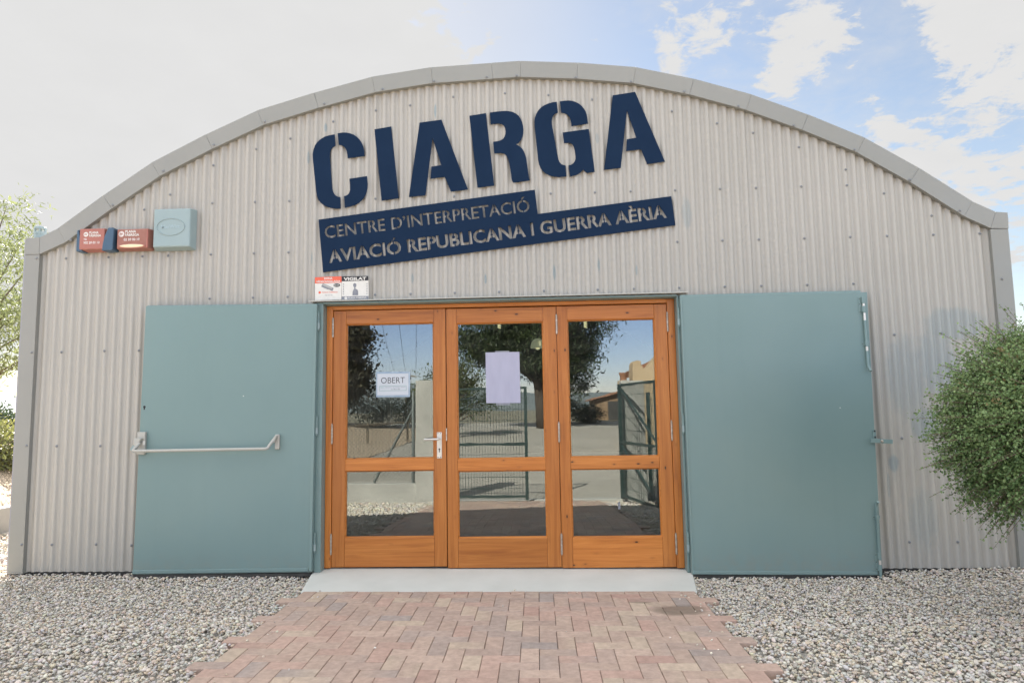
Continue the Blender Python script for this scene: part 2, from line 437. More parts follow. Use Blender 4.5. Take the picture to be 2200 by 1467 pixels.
# ------------------------------------------------------------------ mesh helpers
class MB:
    def __init__(s):
        s.v, s.f = [], []

    def add(s, vs, fs):
        n = len(s.v)
        s.v += [tuple(v) for v in vs]
        s.f += [tuple(i + n for i in f) for f in fs]
        return s

    def box(s, x0, x1, y0, y1, z0, z1):
        return s.add([(x0, y0, z0), (x1, y0, z0), (x1, y1, z0), (x0, y1, z0), (x0, y0, z1), (x1, y0, z1), (x1, y1, z1), (x0, y1, z1)],
                     [(0, 3, 2, 1), (4, 5, 6, 7), (0, 1, 5, 4), (1, 2, 6, 5), (2, 3, 7, 6), (3, 0, 4, 7)])

    def obox(s, c, ex, ey, ez):
        """box about centre c with half-extent vectors"""
        c, ex, ey, ez = map(Vector, (c, ex, ey, ez))
        vs = [c + a * ex + b * ey + d * ez for d in (-1, 1) for a, b in ((-1, -1), (1, -1), (1, 1), (-1, 1))]
        return s.add(vs, [(0, 3, 2, 1), (4, 5, 6, 7), (0, 1, 5, 4), (1, 2, 6, 5), (2, 3, 7, 6), (3, 0, 4, 7)])

    def prism(s, poly, y0, y1):
        """polygon in (x, z), facing -y at y0, back at y1"""
        a = sum(poly[i][0] * poly[(i + 1) % len(poly)][1] - poly[(i + 1) % len(poly)][0] * poly[i][1] for i in range(len(poly)))
        if a < 0:
            poly = poly[::-1]
        n = len(poly)
        vs = [(x, y0, z) for x, z in poly] + [(x, y1, z) for x, z in poly]
        fs = [tuple(range(n)), tuple(range(2 * n - 1, n - 1, -1))]
        fs += [(i, i + n, (i + 1) % n + n, (i + 1) % n) for i in range(n)]
        return s.add(vs, fs)

    def tube(s, pts, r, n=10, cap=True):
        pts = [Vector(p) for p in pts]
        rr = r if isinstance(r, (list, tuple)) else [r] * len(pts)
        rings = []
        up0 = None
        for i, p in enumerate(pts):
            d = (pts[min(i + 1, len(pts) - 1)] - pts[max(i - 1, 0)]).normalized()
            if up0 is None:
                up0 = Vector((0, 0, 1)) if abs(d.z) < 0.9 else Vector((1, 0, 0))
            a = d.cross(up0)
            if a.length < 1e-5:
                a = d.cross(Vector((0, 1, 0)))
            a.normalize()
            b = a.cross(d).normalized()
            up0 = b
            rings.append([p + (a * math.cos(2 * math.pi * k / n) + b * math.sin(2 * math.pi * k / n)) * rr[i] for k in range(n)])
        vs = [v for ring in rings for v in ring]
        fs = []
        for i in range(len(pts) - 1):
            for k in range(n):
                fs.append((i * n + k, i * n + (k + 1) % n, (i + 1) * n + (k + 1) % n, (i + 1) * n + k))
        if cap:
            fs += [tuple(range(n))[::-1], tuple(range((len(pts) - 1) * n, len(pts) * n))]
        return s.add(vs, fs)

    def lathe(s, prof, c, axis='z', n=20):
        """profile of (radius, offset) turned about an axis through c"""
        vs, fs = [], []
        for (r, o) in prof:
            for k in range(n):
                a = 2 * math.pi * k / n
                p = {'z': (r * math.cos(a), r * math.sin(a), o), 'y': (r * math.cos(a), o, r * math.sin(a))}[axis]
                vs.append((c[0] + p[0], c[1] + p[1], c[2] + p[2]))
        for i in range(len(prof) - 1):
            for k in range(n):
                fs.append((i * n + k, i * n + (k + 1) % n, (i + 1) * n + (k + 1) % n, (i + 1) * n + k))
        fs += [tuple(range(n))[::-1], tuple(range((len(prof) - 1) * n, len(prof) * n))]
        return s.add(vs, fs)

    def build(s, name, m, parent=None, bevel=0.0, smooth=False, seg=2):
        me = bpy.data.meshes.new(name)
        me.from_pydata(s.v, [], s.f)
        bm = bmesh.new()
        bm.from_mesh(me)
        bmesh.ops.recalc_face_normals(bm, faces=bm.faces)
        bm.to_mesh(me)
        bm.free()
        return link(name, me, m, parent, bevel, smooth, seg)


def link(name, me, m, parent=None, bevel=0.0, smooth=False, seg=2):
    o = bpy.data.objects.new(name, me)
    COL.objects.link(o)
    if m is not None:
        me.materials.append(m)
    if smooth:
        me.polygons.foreach_set('use_smooth', [True] * len(me.polygons))
        if smooth != 'all':
            try:
                me.set_sharp_from_angle(angle=R(40))
            except Exception:
                pass
    if bevel:
        b = o.modifiers.new('bevel', 'BEVEL')
        b.width = bevel
        b.segments = seg
        b.limit_method = 'ANGLE'
        b.angle_limit = R(35)
        b.harden_normals = False
    if parent:
        o.parent = parent
        o.matrix_parent_inverse = parent.matrix_basis.inverted()
    return o


def tag(o, label, cat, group=None, kind=None):
    if label:
        o['label'] = label
    if cat:
        o['category'] = cat
    if group:
        o['group'] = group
    if kind:
        o['kind'] = kind
    return o


def thing(name, label, cat, loc=(0, 0, 0), group=None):
    o = bpy.data.objects.new(name, None)
    o.empty_display_size = 0.1
    COL.objects.link(o)
    o.location = loc
    return tag(o, label, cat, group)


def struct(o, kind='structure'):
    o['kind'] = kind
    return o


def copy_part(o, parent, offset):
    """a copy of a part (sharing its mesh) and of its sub-parts, moved by offset"""
    c = o.copy()
    COL.objects.link(c)
    c.parent = parent
    c.matrix_parent_inverse = o.matrix_parent_inverse.copy()
    c.location = Vector(o.location) + Vector(offset)
    for k in o.children:
        d = k.copy()
        COL.objects.link(d)
        d.parent = c
        d.matrix_parent_inverse = k.matrix_parent_inverse.copy()
    return c


def np_mesh(name, verts, faces, colors=None, smooth=True):
    """verts (n,3), faces (m,k) arrays to a mesh with an optional per-vertex colour"""
    me = bpy.data.meshes.new(name)
    nv, (nf, k) = len(verts), faces.shape
    me.vertices.add(nv)
    me.vertices.foreach_set('co', np.ascontiguousarray(verts, dtype=np.float32).ravel())
    me.loops.add(nf * k)
    me.loops.foreach_set('vertex_index', np.ascontiguousarray(faces, dtype=np.int32).ravel())
    me.polygons.add(nf)
    me.polygons.foreach_set('loop_start', np.arange(0, nf * k, k, dtype=np.int32))
    me.polygons.foreach_set('loop_total', np.full(nf, k, dtype=np.int32))
    me.polygons.foreach_set('use_smooth', np.full(nf, smooth, dtype=bool))
    if colors is not None:
        a = me.color_attributes.new('Col', 'FLOAT_COLOR', 'POINT')
        c = np.ones((nv, 4), dtype=np.float32)
        c[:, :3] = colors
        a.data.foreach_set('color', c.ravel())
    me.update(calc_edges=True)
    me.validate()
    return me


def text_fill(body, bold=0.0):
    """the built-in font's letters as a flat filled mesh: 2-D points and faces, baseline at 0"""
    c = bpy.data.curves.new('lettering', 'FONT')
    c.body = body
    c.size = 1.0
    c.resolution_u = 3
    c.offset = bold
    o = bpy.data.objects.new('lettering', c)
    COL.objects.link(o)
    dg = bpy.context.evaluated_depsgraph_get()
    dg.update()
    me = bpy.data.meshes.new_from_object(o.evaluated_get(dg))
    p = [(v.co.x, v.co.y) for v in me.vertices]
    f = [tuple(q.vertices) for q in me.polygons]
    bpy.data.meshes.remove(me)
    bpy.data.objects.remove(o)
    bpy.data.curves.remove(c)
    return p, f


def lettering(name, body, o, ex, ez, width, height, m, parent, bold=0.0, centre=False, capref='H'):
    """flat printed words: o is the left end of the baseline, ex / ez unit vectors along and up, cap height given"""
    p, f = text_fill(body, bold)
    cp, _ = text_fill(capref, bold)
    cap = max(q[1] for q in cp) - min(0, min(q[1] for q in cp))
    x0, x1 = min(q[0] for q in p), max(q[0] for q in p)
    sx, sz = width / (x1 - x0), height / cap
    o, ex, ez = Vector(o), Vector(ex), Vector(ez)
    mb = MB()
    mb.add([o + ex * ((q[0] - x0) * sx - (width / 2 if centre else 0)) + ez * (q[1] * sz) for q in p], f)
    me = bpy.data.meshes.new(name)
    me.from_pydata(mb.v, [], mb.f)
    return link(name, me, m, parent)


def loops_of(p, f, raw=False):
    """boundary loops of a flat fill: outlines and holes"""
    key = {}
    idx = []
    for q in p:
        k = (round(q[0], 5), round(q[1], 5))
        idx.append(key.setdefault(k, len(key)))
    pts = [None] * len(key)
    for q, i in zip(p, idx):
        pts[i] = q
    ed = {}
    for fc in f:
        fc = [idx[i] for i in fc]
        for a, b in zip(fc, fc[1:] + fc[:1]):
            if a == b:
                continue
            if (b, a) in ed:
                del ed[(b, a)]
            else:
                ed[(a, b)] = 1
    nxt = {}
    for a, b in ed:
        nxt.setdefault(a, []).append(b)
    out = []
    if raw:                                             # every edge that an odd number of fill faces share
        odd = {}
        for fc in f:
            fc = [idx[i] for i in fc]
            if len(set(fc)) < len(fc):
                continue
            for a, b in zip(fc, fc[1:] + fc[:1]):
                odd[(min(a, b), max(a, b))] = odd.get((min(a, b), max(a, b)), 0) + 1
        return [(pts[a], pts[b]) for (a, b), n in odd.items() if n % 2]
    while nxt:
        a = next(iter(nxt))
        loop = [a]
        b = nxt[a].pop()
        if not nxt[a]:
            del nxt[a]
        while b != a and b in nxt:
            loop.append(b)
            c = nxt[b].pop()
            if not nxt[b]:
                del nxt[b]
            b = c
        if len(loop) > 2:
            out.append([pts[i] for i in loop])
    return out


# ------------------------------------------------------------------ ground
def prof(y):
    if y > -2.3:
        return -0.05
    if y > -7.0:
        return -0.05 - 0.35 * (-2.3 - y) / 4.7
    return -0.40 + 0.9 * min(1.0, (-7.0 - y) / 35.0)


def gz(x, y):
    return prof(y) - 0.0055 * max(-4.0, min(4.0, x)) * (1 if y > -8 else 0)


def grid_sheet(name, xs, ys, zf, m):
    mb = MB()
    nx = len(xs)
    mb.add([(x, y, zf(x, y)) for y in ys for x in xs],
           [(j * nx + i, j * nx + i + 1, (j + 1) * nx + i + 1, (j + 1) * nx + i) for j in range(len(ys) - 1) for i in range(nx - 1)])
    return mb.build(name, m, smooth='all')


struct(grid_sheet('ground', [-3000, -600, -120, -40, -12, -4, 0, 4, 12, 40, 120, 600, 3000],
                  [-3000, -600, -120, -60, -42, -30, -20, -14, -10, -8.5, -7.2] + [-7, -6, -5, -4, -3, -2.3, 0, 5, 15, 40, 120, 600, 3000],
                  lambda x, y: gz(x, y) - 0.075, FIELD))
struct(grid_sheet('gravel_bed', [-6.05, -5, -4, -3, -2, -1, 0, 1, 2, 3, 4, 5, 7], [-7.2, -7, -6, -5, -4, -3, -2.3, -1, 0, 1.5, 3, 4.5],
                  lambda x, y: gz(x, y) - 0.045, BED))
struct(grid_sheet('gravel_lot', [-30, -12, -6, -4, -2, 0, 2, 4, 6, 12, 30], [-40, -34, -28, -20, -14, -10, -8.2, -7.22],
                  lambda x, y: gz(x, y) - 0.012, LOT))

# concrete slab in front of the doors
mb = MB()
top = [(-1.655, 0.13, -0.012), (-1.545, -0.545, -0.045), (1.395, -0.545, -0.060), (1.50, 0.13, -0.040)]
mb.add(top + [(x, y, -0.3) for x, y, z in top], [(0, 1, 2, 3), (7, 6, 5, 4), (0, 4, 5, 1), (1, 5, 6, 2), (2, 6, 7, 3), (3, 7, 4, 0)])
struct(mb.build('threshold_slab', CONC, bevel=0.008))

# paving: herringbone bricks, each a real block, one sheet
rng = np.random.default_rng(7)
CELL, NC, GAP = 0.1035, 28, 0.0014
PX0, PY0 = -1.522, -0.548
bv, bf, bc = [], [], []
PAL = [((0.480, 0.372, 0.305), 6), ((0.500, 0.395, 0.325), 6), ((0.450, 0.355, 0.300), 5), ((0.410, 0.345, 0.305), 3), ((0.350, 0.322, 0.305), 2),
       ((0.495, 0.355, 0.295), 4), ((0.530, 0.450, 0.350), 3), ((0.46, 0.310, 0.260), 1)]
pal = np.array([c for c, n in PAL for _ in range(n)])
pal = (pal * 0.72 + pal.mean(0) * 0.28) * np.array([0.915, 0.845, 0.825])


def brick(x0, x1, y0, y1):
    y1 = min(y1, PY0 - 0.001)
    if y1 - y0 < 0.02:
        return
    x0, x1, y0, y1 = x0 + GAP, x1 - GAP, y0 + GAP, y1 - GAP
    c = pal[rng.integers(len(pal))] * rng.uniform(0.93, 1.08)
    dz = rng.normal(0, 0.0012)
    e = 0.003
    n = len(bv)
    for (xa, xb, ya, yb, d) in ((x0, x1, y0, y1, -0.06), (x0, x1, y0, y1, -e), (x0 + e, x1 - e, y0 + e, y1 - e, 0.0)):
        for x, y in ((xa, ya), (xb, ya), (xb, yb), (xa, yb)):
            bv.append((x, y, gz(x, y) + d + dz))
    # a second tint over one end of some bricks
    c2 = pal[rng.integers(len(pal))] if rng.random() < 0.45 else c
    t = rng.uniform(0.3, 0.8)
    c2 = c * (1 - t) + c2 * t
    for k in range(12):
        bc.append(c if k % 4 in (0, 3) else c2)
    for a in (0, 4):
        for k in range(4):
            bf.append((n + a + k, n + a + (k + 1) % 4, n + a + 4 + (k + 1) % 4, n + a + 4 + k))
    bf.append((n + 8, n + 9, n + 10, n + 11))


JN = 62
for j in range(-1, JN):                                   # j counts rows from the slab towards the street
    yr = PY0 + 0.030 - (j + 1) * CELL                     # lower edge of the row
    for i in range(-1, NC + 1):
        c = (i - j) % 4
        inside = 0 <= i < NC
        if c == 1 and -1 <= i <= NC - 1:                  # a brick laid along x over cells i, i + 1
            if (0 <= i) or (i + 1 >= 0):
                brick(PX0 + i * CELL, PX0 + (i + 2) * CELL, yr, yr + CELL)
        if c == 3 and inside:                             # a brick laid along y over rows j, j - 1
            brick(PX0 + i * CELL, PX0 + (i + 1) * CELL, yr, yr + 2 * CELL)
me = np_mesh('paved_path', np.array(bv), np.array(bf), np.array(bc), smooth=False)
struct(link('paved_path', me, BRICK))
struct(grid_sheet('path_bed', [-1.50, 0, 1.36], [-6.95, -6, -5, -4, -3, -2.3, -0.56], lambda x, y: gz(x, y) - 0.016,
                  mottled('joint_sand', (0.05, 0.042, 0.036), (0.09, 0.078, 0.066), 60, 0.95)))
# kerb at the gate line
struct(MB().box(-1.66, 1.79, -7.18, -6.96, -0.6, -0.385).build('gate_kerb', CONC2, bevel=0.01))

# pebbles
PEBC = np.array([(0.47, 0.46, 0.45), (0.40, 0.395, 0.39), (0.52, 0.49, 0.45), (0.46, 0.40, 0.32), (0.34, 0.33, 0.335), (0.36, 0.37, 0.40), (0.56, 0.54, 0.51),
                 (0.42, 0.35, 0.27), (0.30, 0.29, 0.28), (0.50, 0.47, 0.42), (0.38, 0.32, 0.27), (0.43, 0.42, 0.43)]) * np.array([1.36, 1.29, 1.18])
PEBC = (PEBC * 0.70 + PEBC.mean(0) * 0.30) * 0.97


def ico(sub):
    bm = bmesh.new()
    bmesh.ops.create_icosphere(bm, subdivisions=sub, radius=1.0)
    v = np.array([x.co[:] for x in bm.verts])
    f = np.array([[y.index for y in x.verts] for x in bm.faces])
    bm.free()
    return v, f


def pebbles(pts, sub, smin, smax):
    """pts (n,3); returns vertices, faces, colours of flattened stones"""
    bvv, bff = ico(sub)
    n, k = len(pts), len(bvv)
    a = np.clip(rng.lognormal(math.log((smin + smax) / 2), 0.28, n), smin, smax * 1.35)
    sc = np.stack([a, a * rng.uniform(0.62, 0.95, n), a * rng.uniform(0.38, 0.68, n)], 1)
    v = bvv[None] * (1 + rng.normal(0, 0.07, (n, k, 1)))
    v = v * sc[:, None, :]
    th = rng.uniform(0, 2 * math.pi, n)
    tx, ty = rng.normal(0, 0.33, n), rng.normal(0, 0.33, n)

    def rot(v, ang, i, j):
        c, s = np.cos(ang)[:, None], np.sin(ang)[:, None]
        o = v.copy()
        o[..., i] = v[..., i] * c - v[..., j] * s
        o[..., j] = v[..., i] * s + v[..., j] * c
        return o
    v = rot(rot(rot(v, tx, 1, 2), ty, 0, 2), th, 0, 1) + pts[:, None, :]
    f = bff[None] + (np.arange(n) * k)[:, None, None]
    col = PEBC[rng.integers(len(PEBC), size=n)] * rng.uniform(0.88, 1.08, (n, 1)) * rng.normal(1, 0.03, (n, 3))
    col = np.repeat(np.clip(col, 0.05, 0.75)[:, None, :], k, 1)
    return v.reshape(-1, 3), f.reshape(-1, 3), col.reshape(-1, 3)


def scatter(n, x0, x1, y0, y1, lift=0.0, spread=0.014):
    x, y = rng.uniform(x0, x1, n), rng.uniform(y0, y1, n)
    fr_ = (y + 0.545) / 0.675
    keep = ~((x > -1.55 - 0.11 * fr_) & (x < 1.40 + 0.105 * fr_) & (y > -0.55) & (y < 0.3))
    keep &= ~((x > -1.535) & (x < 1.395) & (y <= -0.54))
    keep &= ~((x > -4.2) & (x < 4.2) & (y > 0.012))
    # stones stay off the bricks that jut out of the path's edge
    j = np.floor((PY0 + 0.030 - y) / CELL)
    keep &= ~((y < -0.54) & (((j + 2) % 4 == 0) | False) & (x > PX0 - CELL - 0.012) & (x < 0))
    keep &= ~((y < -0.54) & ((((NC - 1) - j) % 4) == 1) & (x < PX0 + (NC + 1) * CELL + 0.012) & (x > 0))
    x, y = x[keep], y[keep]
    z = np.array([gz(a, b) for a, b in zip(x, y)]) - 0.022 + lift + rng.uniform(-spread, spread, len(x))
    # the stones heap up a little along the right-hand wall
    z += np.where((x > 3.0), np.clip(0.024 + (x - 3.0) * 0.03, 0, 0.065) * np.clip(1.0 + y / 1.0, 0, 1), 0)
    z += np.where((x < -1.7) & (x > -4.3), 0.016 * np.clip(1.0 + y / 0.5, 0, 1), 0)
    return np.stack([x, y, z], 1)


parts = [pebbles(scatter(23000, -3.3, 3.6, -2.75, -1.15), 2, 0.0064, 0.0136),
         pebbles(scatter(36000, -4.9, 5.0, -2.6, 0.01, -0.004), 1, 0.0068, 0.0138),
         pebbles(scatter(40000, -4.9, 5.0, -1.4, 0.01), 1, 0.0062, 0.0132),
         pebbles(scatter(5000, -5.97, -4.2, -1.2, 4.0, 0.0), 1, 0.012, 0.024),
         pebbles(scatter(9000, -4.6, -1.5, -6.7, -2.5, 0.0), 1, 0.013, 0.026),
         pebbles(scatter(6000, 1.3, 3.6, -6.7, -2.5, 0.0), 1, 0.013, 0.026)]
st_ = np.stack([np.concatenate([rng.normal(-1.42, 0.10, 26), rng.normal(1.28, 0.10, 30), rng.uniform(-1.4, 1.3, 12)]), rng.uniform(-2.6, -0.30, 68)], 1)
st_ = np.concatenate([st_, np.array([gz(a, b) + 0.004 for a, b in st_])[:, None]], 1)
parts.append(pebbles(st_, 2, 0.004, 0.010))
off, V_, F_, C_ = 0, [], [], []
for v, f, c in parts:
    V_.append(v)
    F_.append(f + off)
    C_.append(c)
    off += len(v)
me = np_mesh('gravel', np.concatenate(V_), np.concatenate(F_), np.concatenate(C_))
g = link('gravel', me, PEBBLE)
g['label'] = 'rounded grey and tan pebbles spread on both sides of the path'
g['category'] = 'gravel'
struct(g, 'stuff')

# ------------------------------------------------------------------ the hangar
hangar = thing('hangar', 'arched hangar of beige corrugated sheet with teal shutters and wooden glass doors', 'building', (0, 0, 0))
TOP = [(-4.208, 2.849), (-4.082, 2.854), (-3.923, 2.930), (-3.530, 3.215), (-3.102, 3.502), (-2.626, 3.742), (-2.164, 3.949), (-1.661, 4.093),
       (-1.147, 4.222), (-0.623, 4.290), (-0.088, 4.311), (0.164, 4.320), (0.666, 4.285), (1.167, 4.226), (1.661, 4.103), (2.147, 3.945), (2.617, 3.749),
       (3.077, 3.529), (3.508, 3.252), (3.923, 2.950), (4.106, 2.856), (4.201, 2.847)]


def arch(x):
    return float(np.interp(x, [p[0] for p in TOP], [p[1] for p in TOP]))


def offset_chain(pts, d):
    out = []
    for i, p in enumerate(pts):
        ds = []
        for a, b in ((i - 1, i), (i, i + 1)):
            if 0 <= a and b < len(pts):
                t = Vector((pts[b][0] - pts[a][0], pts[b][1] - pts[a][1])).normalized()
                ds.append(Vector((t.y, -t.x)))
        n = sum(ds, Vector((0, 0))).normalized()
        k = d / max(0.6, n.dot(ds[0]))
        out.append((p[0] + n.x * k, p[1] + n.y * k))
    return out


LOW = offset_chain(TOP, 0.146)
LOW[0], LOW[1], LOW[-2], LOW[-1] = (-4.208, 2.705), (-4.079, 2.704), (4.053, 2.718), (4.198, 2.712)

# corrugated front wall in sheets that lap at the seams
PITCH, AMP = 0.0762, 0.0112
SEAMS = [-4.09, -3.141, -2.182, -1.115, -0.079, 0.984, 2.090, 3.109, 4.07]
OPEN = (-1.600, 1.466, 2.212)
wall = MB()
for si in range(len(SEAMS) - 1):
    xa, xb = SEAMS[si] + (0.0006 if si else 0), SEAMS[si + 1] - 0.0006
    k = max(2, int((xb - xa) / (PITCH / 14)))
    xs = [xa + (xb - xa) * i / k for i in range(k + 1)]
    for lo in (OPEN[0], OPEN[1]):
        if xa < lo < xb:
            xs = sorted(xs + [lo - 1e-4, lo + 1e-4])
    vs, fs = [], []
    for x in xs:
        ph = 2 * math.pi * x / PITCH
        y = 0.0115 - AMP * (math.sin(ph) + 0.12 * math.sin(3 * ph + 0.4))
        z0 = OPEN[2] if OPEN[0] < x < OPEN[1] else -0.024 - 0.004 * x
        z1 = arch(x) - 0.055
        for tz in (0, 0.2, 0.4, 0.6, 0.8, 1.0):
            vs.append((x, y + 0.0012 * math.sin(x * 2.1 + tz * 5), z0 + (z1 - z0) * tz))
    for i in range(len(xs) - 1):
        for a in range(5):
            fs.append((i * 6 + a, (i + 1) * 6 + a, (i + 1) * 6 + a + 1, i * 6 + a + 1))
    wall.add(vs, fs)
wm = wall.build('front_wall', WALL, hangar, smooth='all')
sol = wm.modifiers.new('sheet', 'SOLIDIFY')
sol.thickness = 0.0012
sol.offset = 0
sol.use_rim = False
# dark lining behind the sheets, with the same opening
ln = MB()
xs = [-4.15 + 8.3 * i / 60 for i in range(61)]
xs = sorted(xs + [OPEN[0] - 0.02, OPEN[1] + 0.02])
vs, fs = [], []
for x in xs:
    z0 = OPEN[2] + 0.02 if OPEN[0] - 0.021 <= x <= OPEN[1] + 0.021 else -0.30
    vs += [(x, 0.16, z0), (x, 0.16, arch(x) - 0.03), (x, 0.026, z0), (x, 0.026, arch(x) - 0.03)]
for i in range(len(xs) - 1):
    a, b = i * 4, (i + 1) * 4
    if vs[a][2] != vs[b][2]:
        continue
    fs += [(a, b, b + 1, a + 1), (a + 2, a + 3, b + 3, b + 2), (a, a + 2, b + 2, b)]
ln.add(vs, fs).build('wall_lining', INTW, hangar)

for i in range(len(TOP) - 1):
    a, b, c, d = TOP[i], TOP[i + 1], LOW[i + 1], LOW[i]
    e = 0.0006
    t = Vector((b[0] - a[0], b[1] - a[1])).normalized() * e
    t2 = Vector((c[0] - d[0], c[1] - d[1])).normalized() * e
    poly = [(a[0] + t.x, a[1] + t.y), (b[0] - t.x, b[1] - t.y), (c[0] - t2.x, c[1] - t2.y), (d[0] + t2.x, d[1] + t2.y)]
    yy = -0.040 + 0.0016 * (i % 2)
    MB().prism(poly, yy, 0.004 + 0.0007 * (i % 2)).build('fascia_panel', TRIM, hangar, bevel=0.001)
MB().box(-4.208, -4.079, -0.034, 0.03, -0.016, 2.704).build('corner_trim', TRIM, hangar, bevel=0.003)
MB().box(4.053, 4.198, -0.034, 0.03, -0.06, 2.713).build('corner_trim', TRIM, hangar, bevel=0.003)

# roof, sides, back, floor
rf = MB()
for i in range(len(TOP) - 1):
    a, b = TOP[i], TOP[i + 1]
    rf.add([(a[0], 0.006, a[1] - 0.004), (b[0], 0.006, b[1] - 0.004), (b[0], 15, b[1] - 0.004), (a[0], 15, a[1] - 0.004),
            (a[0], 0.006, a[1] - 0.026), (b[0], 0.006, b[1] - 0.026), (b[0], 15, b[1] - 0.026), (a[0], 15, a[1] - 0.026)],
           [(0, 1, 2, 3), (7, 6, 5, 4), (0, 4, 5, 1), (2, 6, 7, 3)])
rf.build('roof', ROOFM, hangar)


def side(x, sgn):
    n = 15 * 14
    vs, fs = [], []
    for i in range(n + 1):
        y = 0.035 + i * 14.9 / n
        xx = x + sgn * 0.012 * math.sin(i * 2 * math.pi / 6)
        vs += [(xx, y, -0.3), (xx, y, 2.83)]
    for i in range(n):
        fs.append((2 * i, 2 * i + 2, 2 * i + 3, 2 * i + 1))
    o = MB().add(vs, fs).build('side_wall', ROOFM, hangar, smooth='all')
    s_ = o.modifiers.new('sheet', 'SOLIDIFY')
    s_.thickness = 0.006


side(-4.222, -1)
side(4.200, 1)
bw = MB()
bw.prism([(-4.25, -0.4), (-4.25, 2.86)] + [(x, z + 0.02) for x, z in TOP[1:-1]] + [(4.25, 2.86), (4.25, -0.4)], 14.95, 15.1)
bw.build('back_wall', INTW, hangar)
MB().box(-4.19, 4.18, 0.165, 14.89, -0.32, -0.015).build('floor', INTF, hangar)
MB().box(-4.262, -4.209, 0.036, 15.0, 2.775, 2.846).build('eaves_light_stop', ROOFM, hangar, bevel=0.004)  # added strips that block sun leaking between roof and side walls
MB().box(4.202, 4.255, 0.036, 15.0, 2.775, 2.844).build('eaves_light_stop', ROOFM, hangar, bevel=0.004)
# overhanging sheet edge seen past the left corner
ed = MB()
for k in range(9):
    z0 = 0.0 + k * 0.31
ed.box(-4.236, -4.209, -0.012, 0.033, -0.02, 2.845).build('sheet_edge', ROOFM, hangar, bevel=0.004)
# vent pipe standing at the left eaves
vp = MB()
vp.lathe([(0.046, 2.80), (0.046, 2.905), (0.050, 2.907), (0.050, 2.925)], (-4.155, 0.06, 0), n=20)
vp.lathe([(0.050, 2.952), (0.050, 2.968), (0.044, 2.974), (0.006, 2.976)], (-4.155, 0.06, 0), n=20)
for k in range(6):
    a = k * math.pi / 3
    vp.tube([(-4.155 + 0.043 * math.cos(a), 0.06 + 0.043 * math.sin(a), 2.92), (-4.155 + 0.043 * math.cos(a), 0.06 + 0.043 * math.sin(a), 2.955)], 0.006, 6)
vp.build('vent_pipe', BLUEGREY, hangar, smooth=True)

# fixing screws: one mesh, copied
scr = MB()
scr.lathe([(0.0110, 0.0), (0.0110, -0.003), (0.009, -0.0045), (0.0078, -0.005)], (0, 0, 0), 'y', 14)
scr.lathe([(0.0072, -0.005), (0.0072, -0.0095), (0.0055, -0.0112), (0.002, -0.012)], (0, 0, 0), 'y', 6)
screw0 = scr.build('screw', SCREW, hangar, smooth=True)
ALLX = [-3.856, -3.494, -3.201, -2.978, -2.607, -2.215, -1.90, -1.53, -1.162, -0.795, -0.403, -0.028, 0.361, 0.754, 1.059, 1.45, 1.84, 2.16, 2.545, 2.934,
        3.242, 3.627, 4.014]
pos = [(x, 0, 2.676 + 0.002 * x) for x in ALLX if not (-1.6 < x < 1.44) and not (-3.75 < x < -2.65 and False)]
pos += [(x, 0, 3.13) for x in (-2.607, -2.215, -1.90, -1.161, -0.403, 0.363, 0.752, 1.063, 1.453, 1.84, 2.16, 2.545, 2.934)]
pos += [(x, 0, 2.283) for x in (-2.607, -2.215, -1.90, -1.13, -0.795, -0.403, -0.028, 0.361, 0.754, 1.059, 1.45, 1.84, 2.16, 2.545, 2.934)]
pos += [(-3.863, 0, 1.843), (-3.503, 0, 1.846), (-3.207, 0, 1.844), (3.245, 0, 1.848), (3.626, 0, 1.851)]
pos += [(-3.863, 0, 1.038), (-3.504, 0, 1.033), (3.245, 0, 0.998), (3.63, 0, 0.998)]
pos += [(-3.861, 0, 0.216), (-3.499, 0, 0.215), (-3.206, 0, 0.204), (3.235, 0, 0.17), (3.625, 0, 0.168)]
pos += [(x, 0, z) for x, z in [(-2.594, 3.473), (-2.966, 3.218), (-3.188, 3.089), (-2.217, 3.61), (-1.919, 3.696), (-1.539, 3.839), (-1.158, 3.929), (-0.782, 3.965),
                               (-0.403, 4.029), (-0.017, 4.046), (0.368, 4.017), (0.754, 3.962), (1.455, 3.832), (1.844, 3.711), (2.144, 3.617), (2.536, 3.477),
                               (2.926, 3.268), (3.233, 3.051), (3.614, 2.847)]]
pos = [p for p in pos if p[2] < arch(p[0]) - 0.19 or p[2] > 3.2 or p[0] > 3.5]
pos += [(x, -0.040, z) for x, z in [(-3.8, 2.822), (-3.439, 3.125), (-2.994, 3.42), (-2.549, 3.643), (-2.097, 3.841), (-1.572, 3.987), (-1.052, 4.104), (-0.597, 4.161),
                                    (-0.133, 4.182), (0.128, 4.185), (0.646, 4.148), (1.121, 4.093), (1.575, 3.989), (2.029, 3.843), (2.488, 3.656), (2.985, 3.426),
                                    (3.424, 3.15), (3.813, 2.873)]]
pos += [(x, -0.034, z) for x, z in [(-4.101, 2.668), (-4.102, 1.842), (-4.104, 1.047), (-4.1, 0.224), (4.111, 2.289)]]
pos = [p for p in pos if not (p[2] < 2.22 and -3.11 < p[0] < 2.98)][:100]
for i, p in enumerate(pos):
    s_ = screw0 if i == 0 else copy_part(screw0, hangar, (0, 0, 0))
    x = p[0]
    y = p[1]
    if y == 0:
        x = PITCH * (round((x / PITCH) - 0.25) + 0.25) + 0.004
        y = 0.0005
    s_.location = (x, y, p[2])

